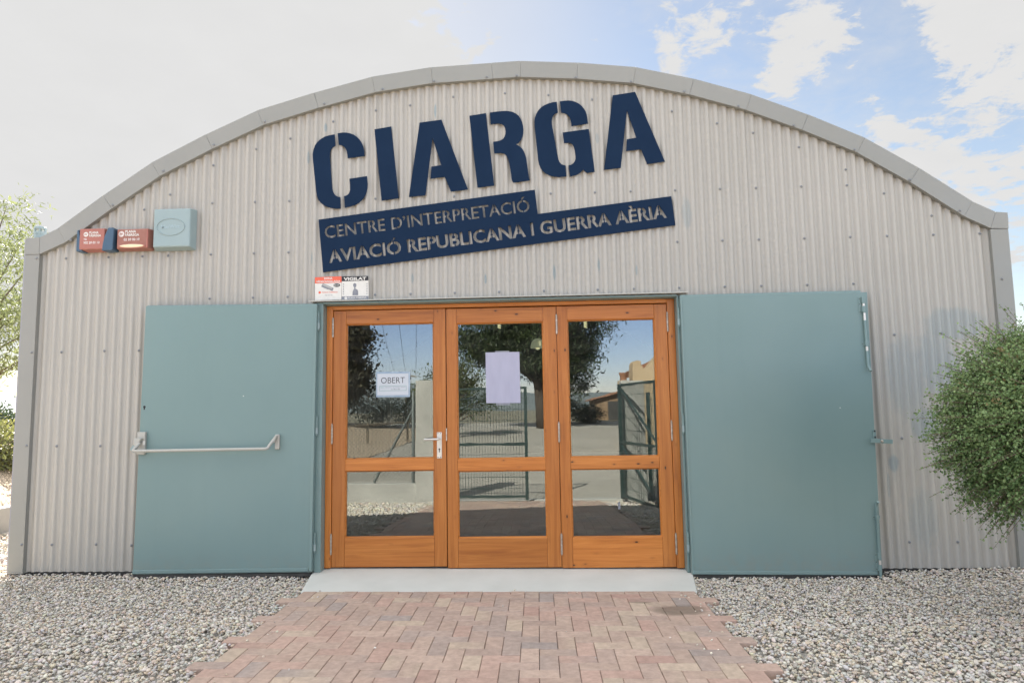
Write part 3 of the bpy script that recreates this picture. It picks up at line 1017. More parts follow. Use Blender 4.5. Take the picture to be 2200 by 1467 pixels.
# steel door frame and drip flashing
fr = MB()
fr.box(-1.612, -1.556, -0.045, 0.14, -0.02, 2.218)
fr.box(-1.640, -1.6125, -0.040, -0.004, -0.01, 2.205)
fr.box(1.434, 1.452, -0.045, 0.14, -0.05, 2.214)
fr.box(1.4525, 1.474, -0.040, -0.004, -0.05, 2.20)
fr.box(-1.556, 1.434, -0.030, 0.14, 2.200, 2.216)
fr.box(-1.556, 1.434, -0.062, -0.0305, 2.204, 2.2165)
fr.build('door_frame', TEAL2, hangar, bevel=0.003)
dp = MB()
for (xa, xb, za, zb) in ((-1.672, 1.524, 2.219, 2.232),):
    dp.add([(xa, -0.088, za + 0.001), (xb, -0.088, za + 0.006), (xb, -0.088, zb + 0.003), (xa, -0.088, zb - 0.002), (xa, 0.008, za + 0.012), (xb, 0.008, za + 0.016),
            (xb, 0.008, zb + 0.018), (xa, 0.008, zb + 0.014)], [(0, 1, 2, 3), (7, 6, 5, 4), (3, 2, 6, 7), (0, 4, 5, 1), (0, 3, 7, 4), (1, 5, 6, 2)])
dp.build('drip_flashing', PALE, hangar, bevel=0.0015)

# wooden frame
MB().box(-1.5555, -1.502, 0.050, 0.135, -0.008, 2.199).build('wooden_jamb', WOODV, hangar, bevel=0.004)
MB().box(1.371, 1.4335, 0.050, 0.135, -0.030, 2.199).build('wooden_jamb', WOODV, hangar, bevel=0.004)
MB().box(-1.5015, 1.3705, 0.050, 0.135, 2.166, 2.199).build('wooden_frame_head', WOODH, hangar, bevel=0.004)


def hinge_mesh(x, y, z0, z1, r=0.0085):
    h = MB()
    n = 5
    for k in range(n):
        a, b = z0 + (z1 - z0) * k / n, z0 + (z1 - z0) * (k + 1) / n - 0.002
        h.lathe([(r, a), (r, b)], (x, y, 0), n=12)
    h.lathe([(r * 0.75, z1), (r * 0.7, z1 + 0.006), (0.002, z1 + 0.009)], (x, y, 0), n=12)
    h.lathe([(0.002, z0 - 0.009), (r * 0.7, z0 - 0.006), (r * 0.75, z0)], (x, y, 0), n=12)
    return h


def glazed_door(xl, gl, gr, xr, zb, zt, zg):
    """zg: bottoms and tops of the lower and the upper pane"""
    d = MB()
    y0, y1 = 0.062, 0.112
    d.box(xl, gl - 0.010, y0, y1, zb, zt)
    d.box(gr + 0.010, xr, y0, y1, zb, zt)
    door = d.build('glazed_door', WOODV, hangar, bevel=0.004)
    e = 0.0004
    a, b = gl - 0.010 + e, gr + 0.010 - e
    for za, zc in ((zb, zg[0] - 0.010), (zg[1] + 0.010, zg[2] - 0.010), (zg[3] + 0.010, zt)):
        MB().box(a, b, y0 + 0.0006, y1, za, zc).build('rail', WOODH, door, bevel=0.004)
    bd = MB()
    for (p, q) in ((zg[0], zg[1]), (zg[2], zg[3])):          # moulded beads round each pane, splayed towards the glass
        i0, i1, o0, o1 = gl, gr, gl - 0.0105, gr + 0.0105
        for sx in ((o0, i0), (o1, i1)):
            bd.add([(sx[0], y0 + 0.002, p - 0.0105), (sx[1], y0 + 0.019, p), (sx[1], y0 + 0.019, q), (sx[0], y0 + 0.002, q + 0.0105),
                    (sx[0], y1 - 0.004, p - 0.0105), (sx[1], y1 - 0.004, p), (sx[1], y1 - 0.004, q), (sx[0], y1 - 0.004, q + 0.0105)],
                   [(0, 1, 2, 3), (7, 6, 5, 4), (1, 5, 6, 2), (0, 3, 7, 4)])
        for (zo, zi) in ((p - 0.0105, p), (q + 0.0105, q)):
            bd.add([(o0, y0 + 0.002, zo), (o1, y0 + 0.002, zo), (i1, y0 + 0.019, zi), (i0, y0 + 0.019, zi),
                    (o0, y1 - 0.004, zo), (o1, y1 - 0.004, zo), (i1, y1 - 0.004, zi), (i0, y1 - 0.004, zi)],
                   [(0, 1, 2, 3), (7, 6, 5, 4), (3, 2, 6, 7), (0, 4, 5, 1)])
    bd.build('glazing_bead', WOODH, door)
    for (p, q) in ((zg[0], zg[1]), (zg[2], zg[3])):
        MB().box(gl - 0.003, gr + 0.003, 0.090, 0.096, p - 0.003, q + 0.003).build('pane', GLASS, door)
    return door


D1 = glazed_door(-1.4995, -1.379, -0.639, -0.5245, -0.004, 2.160, (0.244, 0.779, 0.896, 2.032))
D2 = glazed_door(-0.5185, -0.420, 0.303, 0.4275, -0.018, 2.157, (0.232, 0.766, 0.883, 2.020))
D3 = glazed_door(0.4315, 0.531, 1.253, 1.3685, -0.024, 2.158, (0.228, 0.770, 0.886, 2.027))
for dr, x, zs in ((D1, -1.5005, ((1.936, 2.092), (1.024, 1.182), (0.107, 0.266))), (D3, 0.4295, ((1.925, 2.080), (1.010, 1.166), (0.090, 0.250))),
                  (D3, 1.3705, ((1.925, 2.080), (1.010, 1.166), (0.085, 0.245)))):
    for a, b in zs:
        hinge_mesh(x, 0.052, a, b).build('hinge', HINGE, dr, smooth=True)
# lever handle on its plate
hd = MB()
hd.prism([(-0.604, 0.884), (-0.562, 0.884), (-0.562, 1.103), (-0.604, 1.103)], 0.056, 0.0635)
h0 = hd.build('handle_plate', STEEL, D1, bevel=0.003)
lv = MB()
lv.tube([(-0.584, 0.056, 1.047), (-0.584, 0.012, 1.047)], 0.009, 12)
lv.tube([(-0.584, 0.012, 1.047), (-0.60, 0.006, 1.047), (-0.690, 0.006, 1.046), (-0.704, 0.010, 1.046)], 0.0095, 12)
lv.build('door_handle', STEEL, D1, smooth=True)
kh = MB()
kh.lathe([(0.0075, 0.0558), (0.0075, 0.0552)], (-0.583, 0, 0.962), 'y', 14)
kh.prism([(-0.5865, 0.936), (-0.5795, 0.936), (-0.5795, 0.958), (-0.5865, 0.958)], 0.0552, 0.0558)
for sx in (-0.594, -0.572):
    for sz in (0.894, 1.094):
        kh.lathe([(0.004, 0.0558), (0.004, 0.0553)], (sx, 0, sz), 'y', 10)
kh.build('keyhole', BLACK, D1)
MB().box(-0.527, -0.517, 0.056, 0.061, 1.03, 1.135).build('strike_plate', HINGE, D2, bevel=0.002)


# teal steel shutters folded back against the wall
def shutter(poly, yf, yb, label):
    s_ = MB()
    s_.prism(poly, yf, yb)
    o = s_.build('steel_shutter', TEAL, hangar, bevel=0.004)
    o['label'] = label
    return o


SL = shutter([(-3.100, -0.012), (-1.612, -0.006), (-1.592, 2.196), (-3.073, 2.214)], -0.098, -0.050, 'left steel shutter with a push bar')
SR = shutter([(1.457, -0.048), (2.947, -0.066), (2.979, 2.195), (1.452, 2.199)], -0.098, -0.050, 'right steel shutter with sliding bolts')
# folded lip along the top, lighter rail and dark brush along the bottom
MB().prism([(-3.066, 2.2145), (-1.60, 2.197), (-1.60, 2.203), (-3.066, 2.2215)], -0.086, -0.054).build('top_lip', TEAL2, SL)
MB().prism([(1.46, 2.200), (2.930, 2.197), (2.930, 2.212), (1.46, 2.208)], -0.086, -0.054).build('top_lip', TEAL2, SR)
MB().prism([(-3.099, -0.004), (-1.640, 0.002), (-1.640, 0.030), (-3.0985, 0.024)], -0.1075, -0.0985).build('bottom_rail', TEAL2, SL, bevel=0.003)
MB().prism([(1.460, -0.043), (2.905, -0.058), (2.905, -0.032), (1.460, -0.018)], -0.1075, -0.0985).build('bottom_rail', TEAL2, SR, bevel=0.003)
MB().prism([(-3.098, -0.045), (-1.625, -0.038), (-1.625, -0.0125), (-3.098, -0.0125)], -0.094, -0.056).build('bottom_brush', DARK, SL)
MB().prism([(1.462, -0.082), (2.925, -0.098), (2.925, -0.0665), (1.462, -0.0500)], -0.094, -0.056).build('bottom_brush', DARK, SR)
# stiles along the hinge edges
MB().prism([(-1.634, 0.004), (-1.613, 0.004), (-1.593, 2.190), (-1.612, 2.190)], -0.1035, -0.0985).build('hinge_stile', TEAL2, SL, bevel=0.002)
MB().prism([(1.459, -0.03), (1.473, -0.03), (1.468, 2.190), (1.454, 2.190)], -0.1035, -0.0985).build('hinge_stile', TEAL2, SR, bevel=0.002)
for z in (0.15, 1.10, 1.98):
    t = z / 2.2
    hinge_mesh(-1.602 + 0.014 * t, -0.066, z, z + 0.15, 0.011).build('hinge', TEAL2, SL, smooth=True)
    hinge_mesh(1.4445 - 0.002 * t, -0.066, z - 0.03, z + 0.12, 0.011).build('hinge', TEAL2, SR, smooth=True)
    MB().lathe([(0.0125, z + 0.01), (0.0125, z + 0.06)], (-1.602 + 0.014 * t, -0.066, 0), n=12).build('hinge_knuckle', BLUEGREY, SL, smooth=True)
    MB().lathe([(0.0125, z - 0.02), (0.0125, z + 0.03)], (1.4445 - 0.002 * t, -0.066, 0), n=12).build('hinge_knuckle', BLUEGREY, SR, smooth=True)

# push bar
pb = MB()
pb.box(-3.088, -3.020, -0.128, -0.0985, 0.962, 1.150)
pb.prism([(-3.094, 1.098), (-3.030, 1.098), (-3.052, 1.060), (-3.066, 1.035), (-3.090, 1.035)], -0.165, -0.1285)
pb.build('push_bar_case', PALE, SL, bevel=0.005)
pb = MB()
pb.box(-1.925, -1.888, -0.124, -0.0985, 0.990, 1.112)
pb.prism([(-1.942, 1.064), (-1.914, 1.102), (-1.896, 1.102), (-1.918, 1.046), (-1.936, 1.040)], -0.160, -0.1245)
pb.build('push_bar_case', PALE, SL, bevel=0.005)
br = MB()
br.tube([(-3.050, -0.150, 1.058), (-3.066, -0.185, 1.022), (-3.074, -0.196, 1.002), (-3.052, -0.200, 0.996), (-1.975, -0.200, 0.999), (-1.955, -0.196, 1.004),
         (-1.942, -0.185, 1.030), (-1.926, -0.150, 1.066)], 0.0125, 14)
br.build('push_bar', PALE, SL, smooth=True)
MB().box(-3.037, -3.018, -0.1295, -0.1285, 1.042, 1.076).build('push_bar_sticker', WHITE, SL)
MB().obox((-3.112, -0.13, 1.012), (0.017, 0, -0.014), (0, 0.006, 0), (0.014, 0, 0.017)).build('latch_tongue', BLUEGREY, SL, bevel=0.002)
ky = MB()
ky.lathe([(0.011, -0.0985), (0.011, -0.0992)], (-3.052, 0, 1.357), 'y', 14)
ky.prism([(-3.058, 1.334), (-3.046, 1.334), (-3.048, 1.354), (-3.056, 1.354)], -0.0992, -0.0985)
ky.build('keyhole', BLACK, SL)


# sliding bolts on the right shutter
def bolt(top):
    m_ = MB()
    if top:
        m_.prism([(2.899, 2.020), (2.957, 2.020), (2.960, 2.148), (2.901, 2.150)], -0.1025, -0.0985)
        m_.box(2.919, 2.945, -0.122, -0.1025, 2.028, 2.075).box(2.921, 2.947, -0.122, -0.1025, 2.10, 2.152)
        m_.prism([(2.905, 1.755), (2.970, 1.752), (2.970, 1.782), (2.905, 1.785)], -0.1025, -0.0985)
        m_.box(2.926, 2.952, -0.124, -0.1025, 1.752, 1.786)
    else:
        m_.prism([(2.895, -0.030), (2.942, -0.030), (2.944, 0.108), (2.897, 0.108)], -0.1025, -0.0985)
        m_.box(2.911, 2.935, -0.122, -0.1025, -0.026, 0.020).box(2.912, 2.936, -0.122, -0.1025, 0.060, 0.110)
        m_.prism([(2.900, 0.374), (2.955, 0.374), (2.956, 0.400), (2.901, 0.400)], -0.1025, -0.0985)
        m_.box(2.917, 2.941, -0.124, -0.1025, 0.370, 0.402)
    p = m_.build('bolt_keeper', TEAL2, SR, bevel=0.0015)
    r_ = MB()
    if top:
        r_.tube([(2.934, -0.114, 2.150), (2.939, -0.114, 1.60), (2.941, -0.122, 1.570), (2.945, -0.140, 1.545)], 0.010, 12)
    else:
        r_.tube([(2.924, -0.114, -0.085), (2.929, -0.114, 0.470), (2.930, -0.122, 0.495), (2.930, -0.142, 0.510)], 0.010, 12)
    r_.build('bolt', TEAL2, SR, smooth=True)
    r2 = MB()
    if top:
        r2.lathe([(0.0106, 2.078), (0.0106, 2.098)], (2.9347, -0.114, 0), n=12).lathe([(0.0106, 1.96), (0.0106, 2.02)], (2.936, -0.114, 0), n=12)
        r2.lathe([(0.0106, 1.71), (0.0106, 1.745)], (2.938, -0.114, 0), n=12)
    else:
        r2.lathe([(0.0106, 0.022), (0.0106, 0.056)], (2.9252, -0.114, 0), n=12)
    r2.build('bolt_bare_metal', STEEL, SR, smooth=True)
    d_ = MB()
    for (x, z) in (((2.909, 2.138), (2.909, 2.095), (2.909, 2.032), (2.952, 2.138), (2.952, 2.095), (2.952, 2.032), (2.913, 1.770), (2.962, 1.770)) if top else
                   ((2.903, 0.095), (2.903, 0.04), (2.903, -0.015), (2.938, 0.095), (2.938, -0.015), (2.907, 0.387), (2.949, 0.387))):
        d_.lathe([(0.0035, -0.1025), (0.0035, -0.1032)], (x, 0, z), 'y', 8)
    d_.build('bolt_screws', BLACK, SR)


bolt(True)
bolt(False)
lt = MB()
lt.obox((3.000, -0.122, 0.984), (0.086, 0, -0.006), (0, 0.004, 0), (0.0012, 0, 0.017))
lt.box(2.945, 2.968, -0.108, -0.0985, 0.985, 1.075)
lt.build('turn_latch', TEAL2, SR, bevel=0.002)
MB().lathe([(0.011, -0.1265), (0.011, -0.131), (0.007, -0.134)], (3.000, 0, 0.984), 'y', 14).build('latch_bolt', HINGE, SR, smooth=True)
MB().box(2.951, 2.962, -0.112, -0.1085, 1.008, 1.022).box(2.951, 2.962, -0.112, -0.1085, 1.058, 1.070).build('latch_pin', BLACK, SR)

# pendant lamps inside
for i, (x, y, z, lab) in enumerate([(0.268, 2.2, 2.05, 'lit pendant lamp with a pale dome shade, seen through the middle door glass'),
                                    (-0.20, 2.6, 2.325, 'lit pendant lamp half hidden at the top edge of the middle door glass'),
                                    (0.86, 2.6, 2.310, 'lit pendant lamp seen at the top of the right door glass')]):
    L = thing('pendant_lamp', lab, 'lamp', (x, y, z + 0.1), 'pendant lamps inside the hangar')
    sh = MB()
    if i == 0:
        sh.lathe([(0.085, z - 0.055), (0.083, z - 0.03), (0.070, z + 0.015), (0.045, z + 0.045), (0.018, z + 0.055)], (x, y, 0), n=24)
        sh.build('lamp_shade', LAMPSHADE, L, smooth=True)
        MB().lathe([(0.004, z - 0.078), (0.022, z - 0.07), (0.026, z - 0.058), (0.02, z - 0.0555)], (x, y, 0), n=16).build('bulb', LAMPON, L, smooth=True)
        MB().tube([(x + 0.028, y - 0.082, z - 0.035), (x + 0.026, y - 0.069, z + 0.02)], 0.010, 8).build('lamp_tube', LAMPON, L, smooth=True)
    else:
        co = [(x + 0.017 * math.cos(a), y + 0.017 * math.sin(a), z - 0.04 + 0.012 * a / math.pi * 1.0) for a in [k * math.pi / 6 for k in range(50)]]
        MB().tube(co, 0.007, 6).build('bulb', LAMPON, L, smooth=True)
        MB().lathe([(0.026, z + 0.05), (0.026, z + 0.10), (0.012, z + 0.12)], (x, y, 0), n=14).build('lamp_holder', PALE, L, smooth=True)
    MB().tube([(x, y, z + 0.05), (x, y, arch(x) - 0.03)], 0.004, 6).build('cord', DARK, L)

# ------------------------------------------------------------------ the name sign
sign = thing('name_sign', 'navy cut-out letters CIARGA over a stepped navy plate with stencilled words', 'sign', (-0.1, -0.05, 2.9))


def SC_(q):
    return (0.256 + (q[0] - 0.256) * 1.0048, 1.282 + (q[1] - 1.282) * 1.0048)


LET = dict(
    C=[[(-1.474, 3.705), (-1.520, 3.698), (-1.561, 3.687), (-1.595, 3.668), (-1.624, 3.643), (-1.646, 3.612), (-1.660, 3.575), (-1.667, 3.535), (-1.666, 3.500), (-1.633, 3.203), (-1.626, 3.160),
        (-1.611, 3.122), (-1.591, 3.094), (-1.565, 3.073), (-1.535, 3.057), (-1.500, 3.045), (-1.460, 3.038), (-1.414, 3.036), (-1.419, 3.139), (-1.440, 3.143), (-1.458, 3.153),
        (-1.472, 3.169), (-1.482, 3.190), (-1.489, 3.215), (-1.514, 3.505), (-1.513, 3.540), (-1.506, 3.567), (-1.490, 3.588), (-1.465, 3.602)],
       [(-1.448, 3.714), (-1.404, 3.719), (-1.370, 3.717), (-1.335, 3.709), (-1.305, 3.696), (-1.278, 3.676), (-1.254, 3.652), (-1.235, 3.622), (-1.220, 3.585), (-1.211, 3.545), (-1.207, 3.501),
        (-1.358, 3.485), (-1.360, 3.518), (-1.366, 3.548), (-1.376, 3.572), (-1.390, 3.591), (-1.411, 3.604), (-1.437, 3.609)],
       [(-1.341, 3.301), (-1.187, 3.320), (-1.180, 3.250), (-1.182, 3.210), (-1.190, 3.172), (-1.206, 3.137), (-1.229, 3.107), (-1.260, 3.080), (-1.295, 3.064), (-1.335, 3.052), (-1.379, 3.043),
        (-1.387, 3.146), (-1.366, 3.152), (-1.350, 3.163), (-1.340, 3.178), (-1.334, 3.203), (-1.335, 3.245)]],
    I=[[(-1.123, 3.739), (-0.975, 3.76), (-0.908, 3.115), (-1.058, 3.097)]],
    A=[[(-0.725, 3.787), (-0.534, 3.807), (-0.307, 3.174), (-0.456, 3.16), (-0.508, 3.292), (-0.633, 3.28), (-0.624, 3.388), (-0.539, 3.398), (-0.612, 3.642), (-0.676, 3.133), (-0.821, 3.123)]],
    R=[[(-0.289, 3.834), (-0.144, 3.853), (-0.081, 3.202), (-0.226, 3.189)],
       [(-0.111, 3.857), (-0.050, 3.864), (-0.001, 3.867), (0.035, 3.867), (0.065, 3.863), (0.093, 3.854), (0.117, 3.841), (0.138, 3.822), (0.156, 3.795), (0.169, 3.763), (0.177, 3.728), (0.180, 3.695), (0.178, 3.660),
        (0.172, 3.632), (0.161, 3.609), (0.141, 3.581), (0.113, 3.563), (0.133, 3.553), (0.150, 3.540), (0.168, 3.520), (0.181, 3.498), (0.192, 3.468), (0.200, 3.434), (0.215, 3.307), (0.220, 3.268), (0.228, 3.239),
        (0.084, 3.224), (0.076, 3.235), (0.070, 3.255), (0.060, 3.343), (0.053, 3.390), (0.045, 3.425), (0.036, 3.450), (0.025, 3.470), (0.009, 3.484), (-0.022, 3.491), (-0.077, 3.488), (-0.085, 3.593), (-0.045, 3.597),
        (-0.020, 3.604), (0.000, 3.616), (0.014, 3.634), (0.023, 3.658), (0.025, 3.685), (0.020, 3.716), (0.008, 3.738), (-0.008, 3.749), (-0.033, 3.756), (-0.103, 3.751)]],
    G=[[(0.474, 3.935), (0.435, 3.931), (0.402, 3.923), (0.368, 3.909), (0.337, 3.889), (0.313, 3.864), (0.294, 3.833), (0.281, 3.797), (0.275, 3.760), (0.277, 3.717), (0.302, 3.415), (0.309, 3.378), (0.322, 3.346), (0.342, 3.316),
        (0.368, 3.293), (0.400, 3.276), (0.436, 3.266), (0.478, 3.261), (0.541, 3.264), (0.536, 3.363), (0.515, 3.368), (0.498, 3.378), (0.485, 3.394), (0.477, 3.415), (0.472, 3.441), (0.428, 3.728), (0.427, 3.765), (0.434, 3.798),
        (0.450, 3.822), (0.481, 3.838)],
       [(0.5, 3.937), (0.540, 3.942), (0.575, 3.943), (0.608, 3.938), (0.638, 3.927), (0.665, 3.911), (0.688, 3.890), (0.707, 3.866), (0.721, 3.840), (0.730, 3.810), (0.735, 3.775), (0.739, 3.729),
        (0.596, 3.71), (0.594, 3.742), (0.588, 3.772), (0.578, 3.797), (0.563, 3.815), (0.542, 3.828), (0.51, 3.834)],
       [(0.518, 3.657), (0.744, 3.681), (0.785, 3.299), (0.718, 3.29), (0.684, 3.321), (0.664, 3.297), (0.645, 3.283), (0.620, 3.273), (0.573, 3.263), (0.561, 3.362), (0.583, 3.367), (0.601, 3.378), (0.615, 3.395), (0.623, 3.418),
        (0.624, 3.445), (0.618, 3.495), (0.611, 3.525), (0.600, 3.548), (0.577, 3.563), (0.528, 3.561)]],
    A2=[[(0.959, 3.976), (1.153, 4.001), (1.386, 3.37), (1.233, 3.353), (1.186, 3.485), (1.057, 3.473), (1.068, 3.579), (1.149, 3.59), (1.077, 3.837), (1.008, 3.327), (0.864, 3.314)]])
SY = -0.014
for k, polys in LET.items():
    mb = MB()
    polys = [[SC_(q) for q in p] for p in polys]
    for p in polys:
        mb.prism(p, SY, SY + 0.004)
    for p in polys:                                    # stand-offs that hold the plates off the sheet
        cx, cz = sum(q[0] for q in p) / len(p), sum(q[1] for q in p) / len(p)
    o = mb.build('letter', NAVY, sign)
    o['label'] = 'cut-out capital letter ' + k[0]

# stepped plate with the words cut through it
PL = [(-1.608, 2.945), (0.267, 3.156), (0.289, 2.942), (1.427, 3.066), (1.452, 2.812), (-1.563, 2.481)]
PL = [SC_(q) for q in PL]
from mathutils.geometry import delaunay_2d_cdt
LOOPS = []
CUTS = []


def add_loop(pts):
    # drop doubled points, which would pinch the outline
    q = [p for i, p in enumerate(pts) if (Vector(p) - Vector(pts[i - 1])).length > 1e-5]
    if len(q) > 2:
        LOOPS.append(q)


add_loop(PL)
bars = MB()


def words(body, o, e, width, cap, bold):
    p, f = text_fill(body, bold)
    cp, _ = text_fill('H', bold)
    ch = max(q[1] for q in cp)
    x0, x1 = min(q[0] for q in p), max(q[0] for q in p)
    sx, sz = width / (x1 - x0), cap / ch
    e = Vector(e).normalized()
    n = Vector((-e.y, e.x))

    def P(q):
        v = Vector(o) + e * ((q[0] - x0) * sx) + n * (q[1] * sz)
        return (v.x, v.y)
    CUTS.extend((P(a), P(b)) for a, b in loops_of(p, f, True))
    lp = loops_of(p, f)
    boxes = [(min(q[0] for q in l), max(q[0] for q in l), min(q[1] for q in l), max(q[1] for q in l)) for l in lp]
    for i, l in enumerate(lp):
        b = boxes[i]
        outer = [c for j, c in enumerate(boxes) if j != i and c[0] < b[0] and c[1] > b[1] and c[2] <= b[2] and c[3] >= b[3]]
        wide = (b[1] - b[0]) > 0.45 and (b[3] - b[2]) > 0.6
        if outer:                                       # a counter: bridges hold it, as in any stencil
            c = outer[0]
            xm = (b[0] + b[1]) / 2
            hw = 0.0042 / sx
            mates = [d for j, d in enumerate(boxes) if j != i and c[0] < d[0] and c[1] > d[1] and c[2] <= d[2] and c[3] >= d[3]]
            sides = ((c[2] - 0.02, b[2] + 0.02), (b[3] - 0.02, c[3] + 0.02))
            if mates:
                sides = sides[:1] if b[2] < mates[0][2] else sides[1:]
            for za, zb in sides:
                q4 = [P(q) for q in ((xm - hw, za), (xm + hw, za), (xm + hw, zb), (xm - hw, zb))]
                bars.prism(q4, SY - 0.0003, SY + 0.0037)


words("CENTRE D’INTERPRETACIÓ", (-1.556, 2.786), (1.773, 0.189), 1.790, 0.106, 0.010)
words('AVIACIÓ REPUBLICANA I GUERRA AÈRIA', (-1.522, 2.569), (2.898, 0.321), 2.930, 0.112, 0.026)
vv, edges, k = [], [], 0
for l in LOOPS:
    vv += [Vector(p) for p in l]
    edges += [(k + i, k + (i + 1) % len(l)) for i in range(len(l))]
    k += len(l)
for a, b in CUTS:
    edges.append((len(vv), len(vv) + 1))
    vv += [Vector(a), Vector(b)]
ov_, oe_, of_, _, _, _ = delaunay_2d_cdt(vv, edges, [], 0, 1e-6)
SEGS = np.array([(l[i - 1][0], l[i - 1][1], p[0], p[1]) for l in LOOPS for i, p in enumerate(l)] + [(a[0], a[1], b[0], b[1]) for a, b in CUTS])


def solid(f):
    # inside an odd number of outlines: plate; even: cut away
    x, z = sum(ov_[i].x for i in f) / 3, sum(ov_[i].y for i in f) / 3
    a = (SEGS[:, 1] > z) != (SEGS[:, 3] > z)
    q = SEGS[a]
    return int(np.sum(q[:, 0] + (z - q[:, 1]) / (q[:, 3] - q[:, 1]) * (q[:, 2] - q[:, 0]) > x)) % 2 == 1


of_ = [f for f in of_ if solid(f)]
pm = MB()
n_ = len(ov_)
count = {}
for f in of_:
    for a, b in zip(f, list(f[1:]) + [f[0]]):
        count[(a, b)] = 1
rim = [(a, b) for (a, b) in count if (b, a) not in count]
pm.add([(p.x, SY, p.y) for p in ov_] + [(p.x, SY + 0.004, p.y) for p in ov_],
       [tuple(f) for f in of_] + [tuple(i + n_ for i in reversed(f)) for f in of_] + [(a, b, b + n_, a + n_) for a, b in rim])
me = bpy.data.meshes.new('text_plate')
me.from_pydata(pm.v, [], pm.f)
nb = bpy.data.meshes.new('bars')
nb.from_pydata(bars.v, [], bars.f)
bm = bmesh.new()
bm.from_mesh(me)
bm.from_mesh(nb)
bmesh.ops.recalc_face_normals(bm, faces=bm.faces)
bm.to_mesh(me)
bm.free()
bpy.data.meshes.remove(nb)
me.materials.clear()
link('text_plate', me, NAVY, sign)

# ------------------------------------------------------------------ alarm boxes and the grey cover
X, Z = (1, 0, 0), (0, 0, 1)


def slab(mb, x0, x1, z0, z1, y0, y1, ins):
    """box whose front is inset all round"""
    return mb.add([(x0, y1, z0), (x1, y1, z0), (x1, y1, z1), (x0, y1, z1), (x0 + ins, y0, z0 + ins), (x1 - ins, y0, z0 + ins), (x1 - ins, y0, z1 - ins * 0.4), (x0 + ins, y0, z1 - ins * 0.4)],
                  [(4, 5, 6, 7), (0, 3, 2, 1), (0, 1, 5, 4), (1, 2, 6, 5), (2, 3, 7, 6), (3, 0, 4, 7)])


a1 = thing('alarm_box', 'red alarm box with blue ends, leftmost of the three boxes under the eaves', 'alarm box', (-3.56, 0, 2.71), 'alarm boxes on the front wall')
slab(MB(), -3.694, -3.455, 2.712, 2.908, -0.095, -0.002, 0.010).build('case', RED, a1, bevel=0.006)
mb = MB()
mb.prism([(-3.716, 2.706), (-3.660, 2.706), (-3.668, 2.760), (-3.682, 2.830), (-3.704, 2.904), (-3.716, 2.890)], -0.088, -0.001)
mb.build('end_cap', BLUE, a1, bevel=0.012)
mb = MB()
mb.prism([(-3.482, 2.706), (-3.392, 2.706), (-3.386, 2.72), (-3.380, 2.898), (-3.390, 2.910), (-3.432, 2.910), (-3.462, 2.838), (-3.476, 2.770)], -0.099, -0.001)
mb.build('end_cap', BLUE, a1, bevel=0.014)
lettering('lettering', 'PLANA', (-3.598, -0.0965, 2.858), X, Z, 0.082, 0.021, WHITE, a1, 0.03)
lettering('lettering', 'FÀBREGA', (-3.598, -0.0965, 2.832), X, Z, 0.105, 0.020, WHITE, a1, 0.03)
lettering('lettering', 'TEL', (-3.646, -0.0965, 2.803), X, Z, 0.030, 0.016, FADED, a1, 0.02)
lettering('lettering', '902 20 00 10', (-3.646, -0.0965, 2.770), X, Z, 0.142, 0.021, FADED, a1, 0.025)
MB().lathe([(0.021, -0.0963), (0.021, -0.0968)], (-3.627, 0, 2.853), 'y', 20).build('badge', WHITE, a1)
lettering('badge_letters', 'PF', (-3.627, -0.0972, 2.845), X, Z, 0.024, 0.015, RED, a1, 0.03, True)

a2 = thing('alarm_box', 'weathered red alarm box with a cream lens, middle of the three boxes under the eaves', 'alarm box', (-3.22, 0, 2.71), 'alarm boxes on the front wall')
slab(MB(), -3.376, -3.072, 2.712, 2.902, -0.080, -0.002, 0.014).build('case', REDB, a2, bevel=0.008)
ring = MB()
pts = [(-3.225 + 0.123 * math.cos(k * math.pi / 14), 2.744 + 0.022 * math.sin(k * math.pi / 14)) for k in range(28)]
ring.prism(pts, -0.086, -0.070)
ring.build('lens_rim', RED, a2, bevel=0.004)
pts = [(-3.225 + 0.106 * math.cos(k * math.pi / 14), 2.745 + 0.0145 * math.sin(k * math.pi / 14)) for k in range(28)]
MB().prism(pts, -0.089, -0.075).build('lens', CREAM, a2, bevel=0.003)
MB().box(-3.100, -3.086, -0.084, -0.02, 2.726, 2.892).build('side_rib', RED, a2, bevel=0.005)
lettering('lettering', 'PLANA', (-3.289, -0.0815, 2.862), X, Z, 0.096, 0.023, WHITE, a2, 0.03)
lettering('lettering', 'FÀBREGA', (-3.289, -0.0815, 2.833), X, Z, 0.124, 0.022, WHITE, a2, 0.03)
lettering('lettering', '02 20 00 10', (-3.300, -0.0815, 2.793), X, Z, 0.140, 0.022, FADED, a2, 0.025)
MB().lathe([(0.025, -0.0812), (0.025, -0.0818)], (-3.322, 0, 2.852), 'y', 20).build('badge', FADED, a2)
lettering('badge_letters', 'PF', (-3.322, -0.0823, 2.843), X, Z, 0.028, 0.018, REDB, a2, 0.03, True)

a3 = thing('cover_box', 'square blue-grey plastic box with an embossed oval, rightmost of the three boxes', 'cover box', (-2.88, 0, 2.71))
slab(MB(), -3.058, -2.694, 2.706, 3.072, -0.088, -0.002, 0.022).build('case', BLUEGREY, a3, bevel=0.010, seg=3)
ov = MB()
N = 48
o_ = [(-2.886 + 0.123 * math.cos(2 * math.pi * k / N), -0.0895, 2.903 + 0.074 * math.sin(2 * math.pi * k / N)) for k in range(N + 1)]
ov.tube(o_, 0.0042, 8, cap=False).build('embossed_oval', BLUEGREY, a3, smooth=True)
lettering('embossed_letters', 'MasWitt', (-2.886, -0.0898, 2.890), X, Z, 0.165, 0.032, mottled('pale_blue_grey', (0.31, 0.41, 0.45), (0.33, 0.43, 0.47), 3, 0.5), a3, 0.02, True)  # flat letters in a paler blue-grey than the case

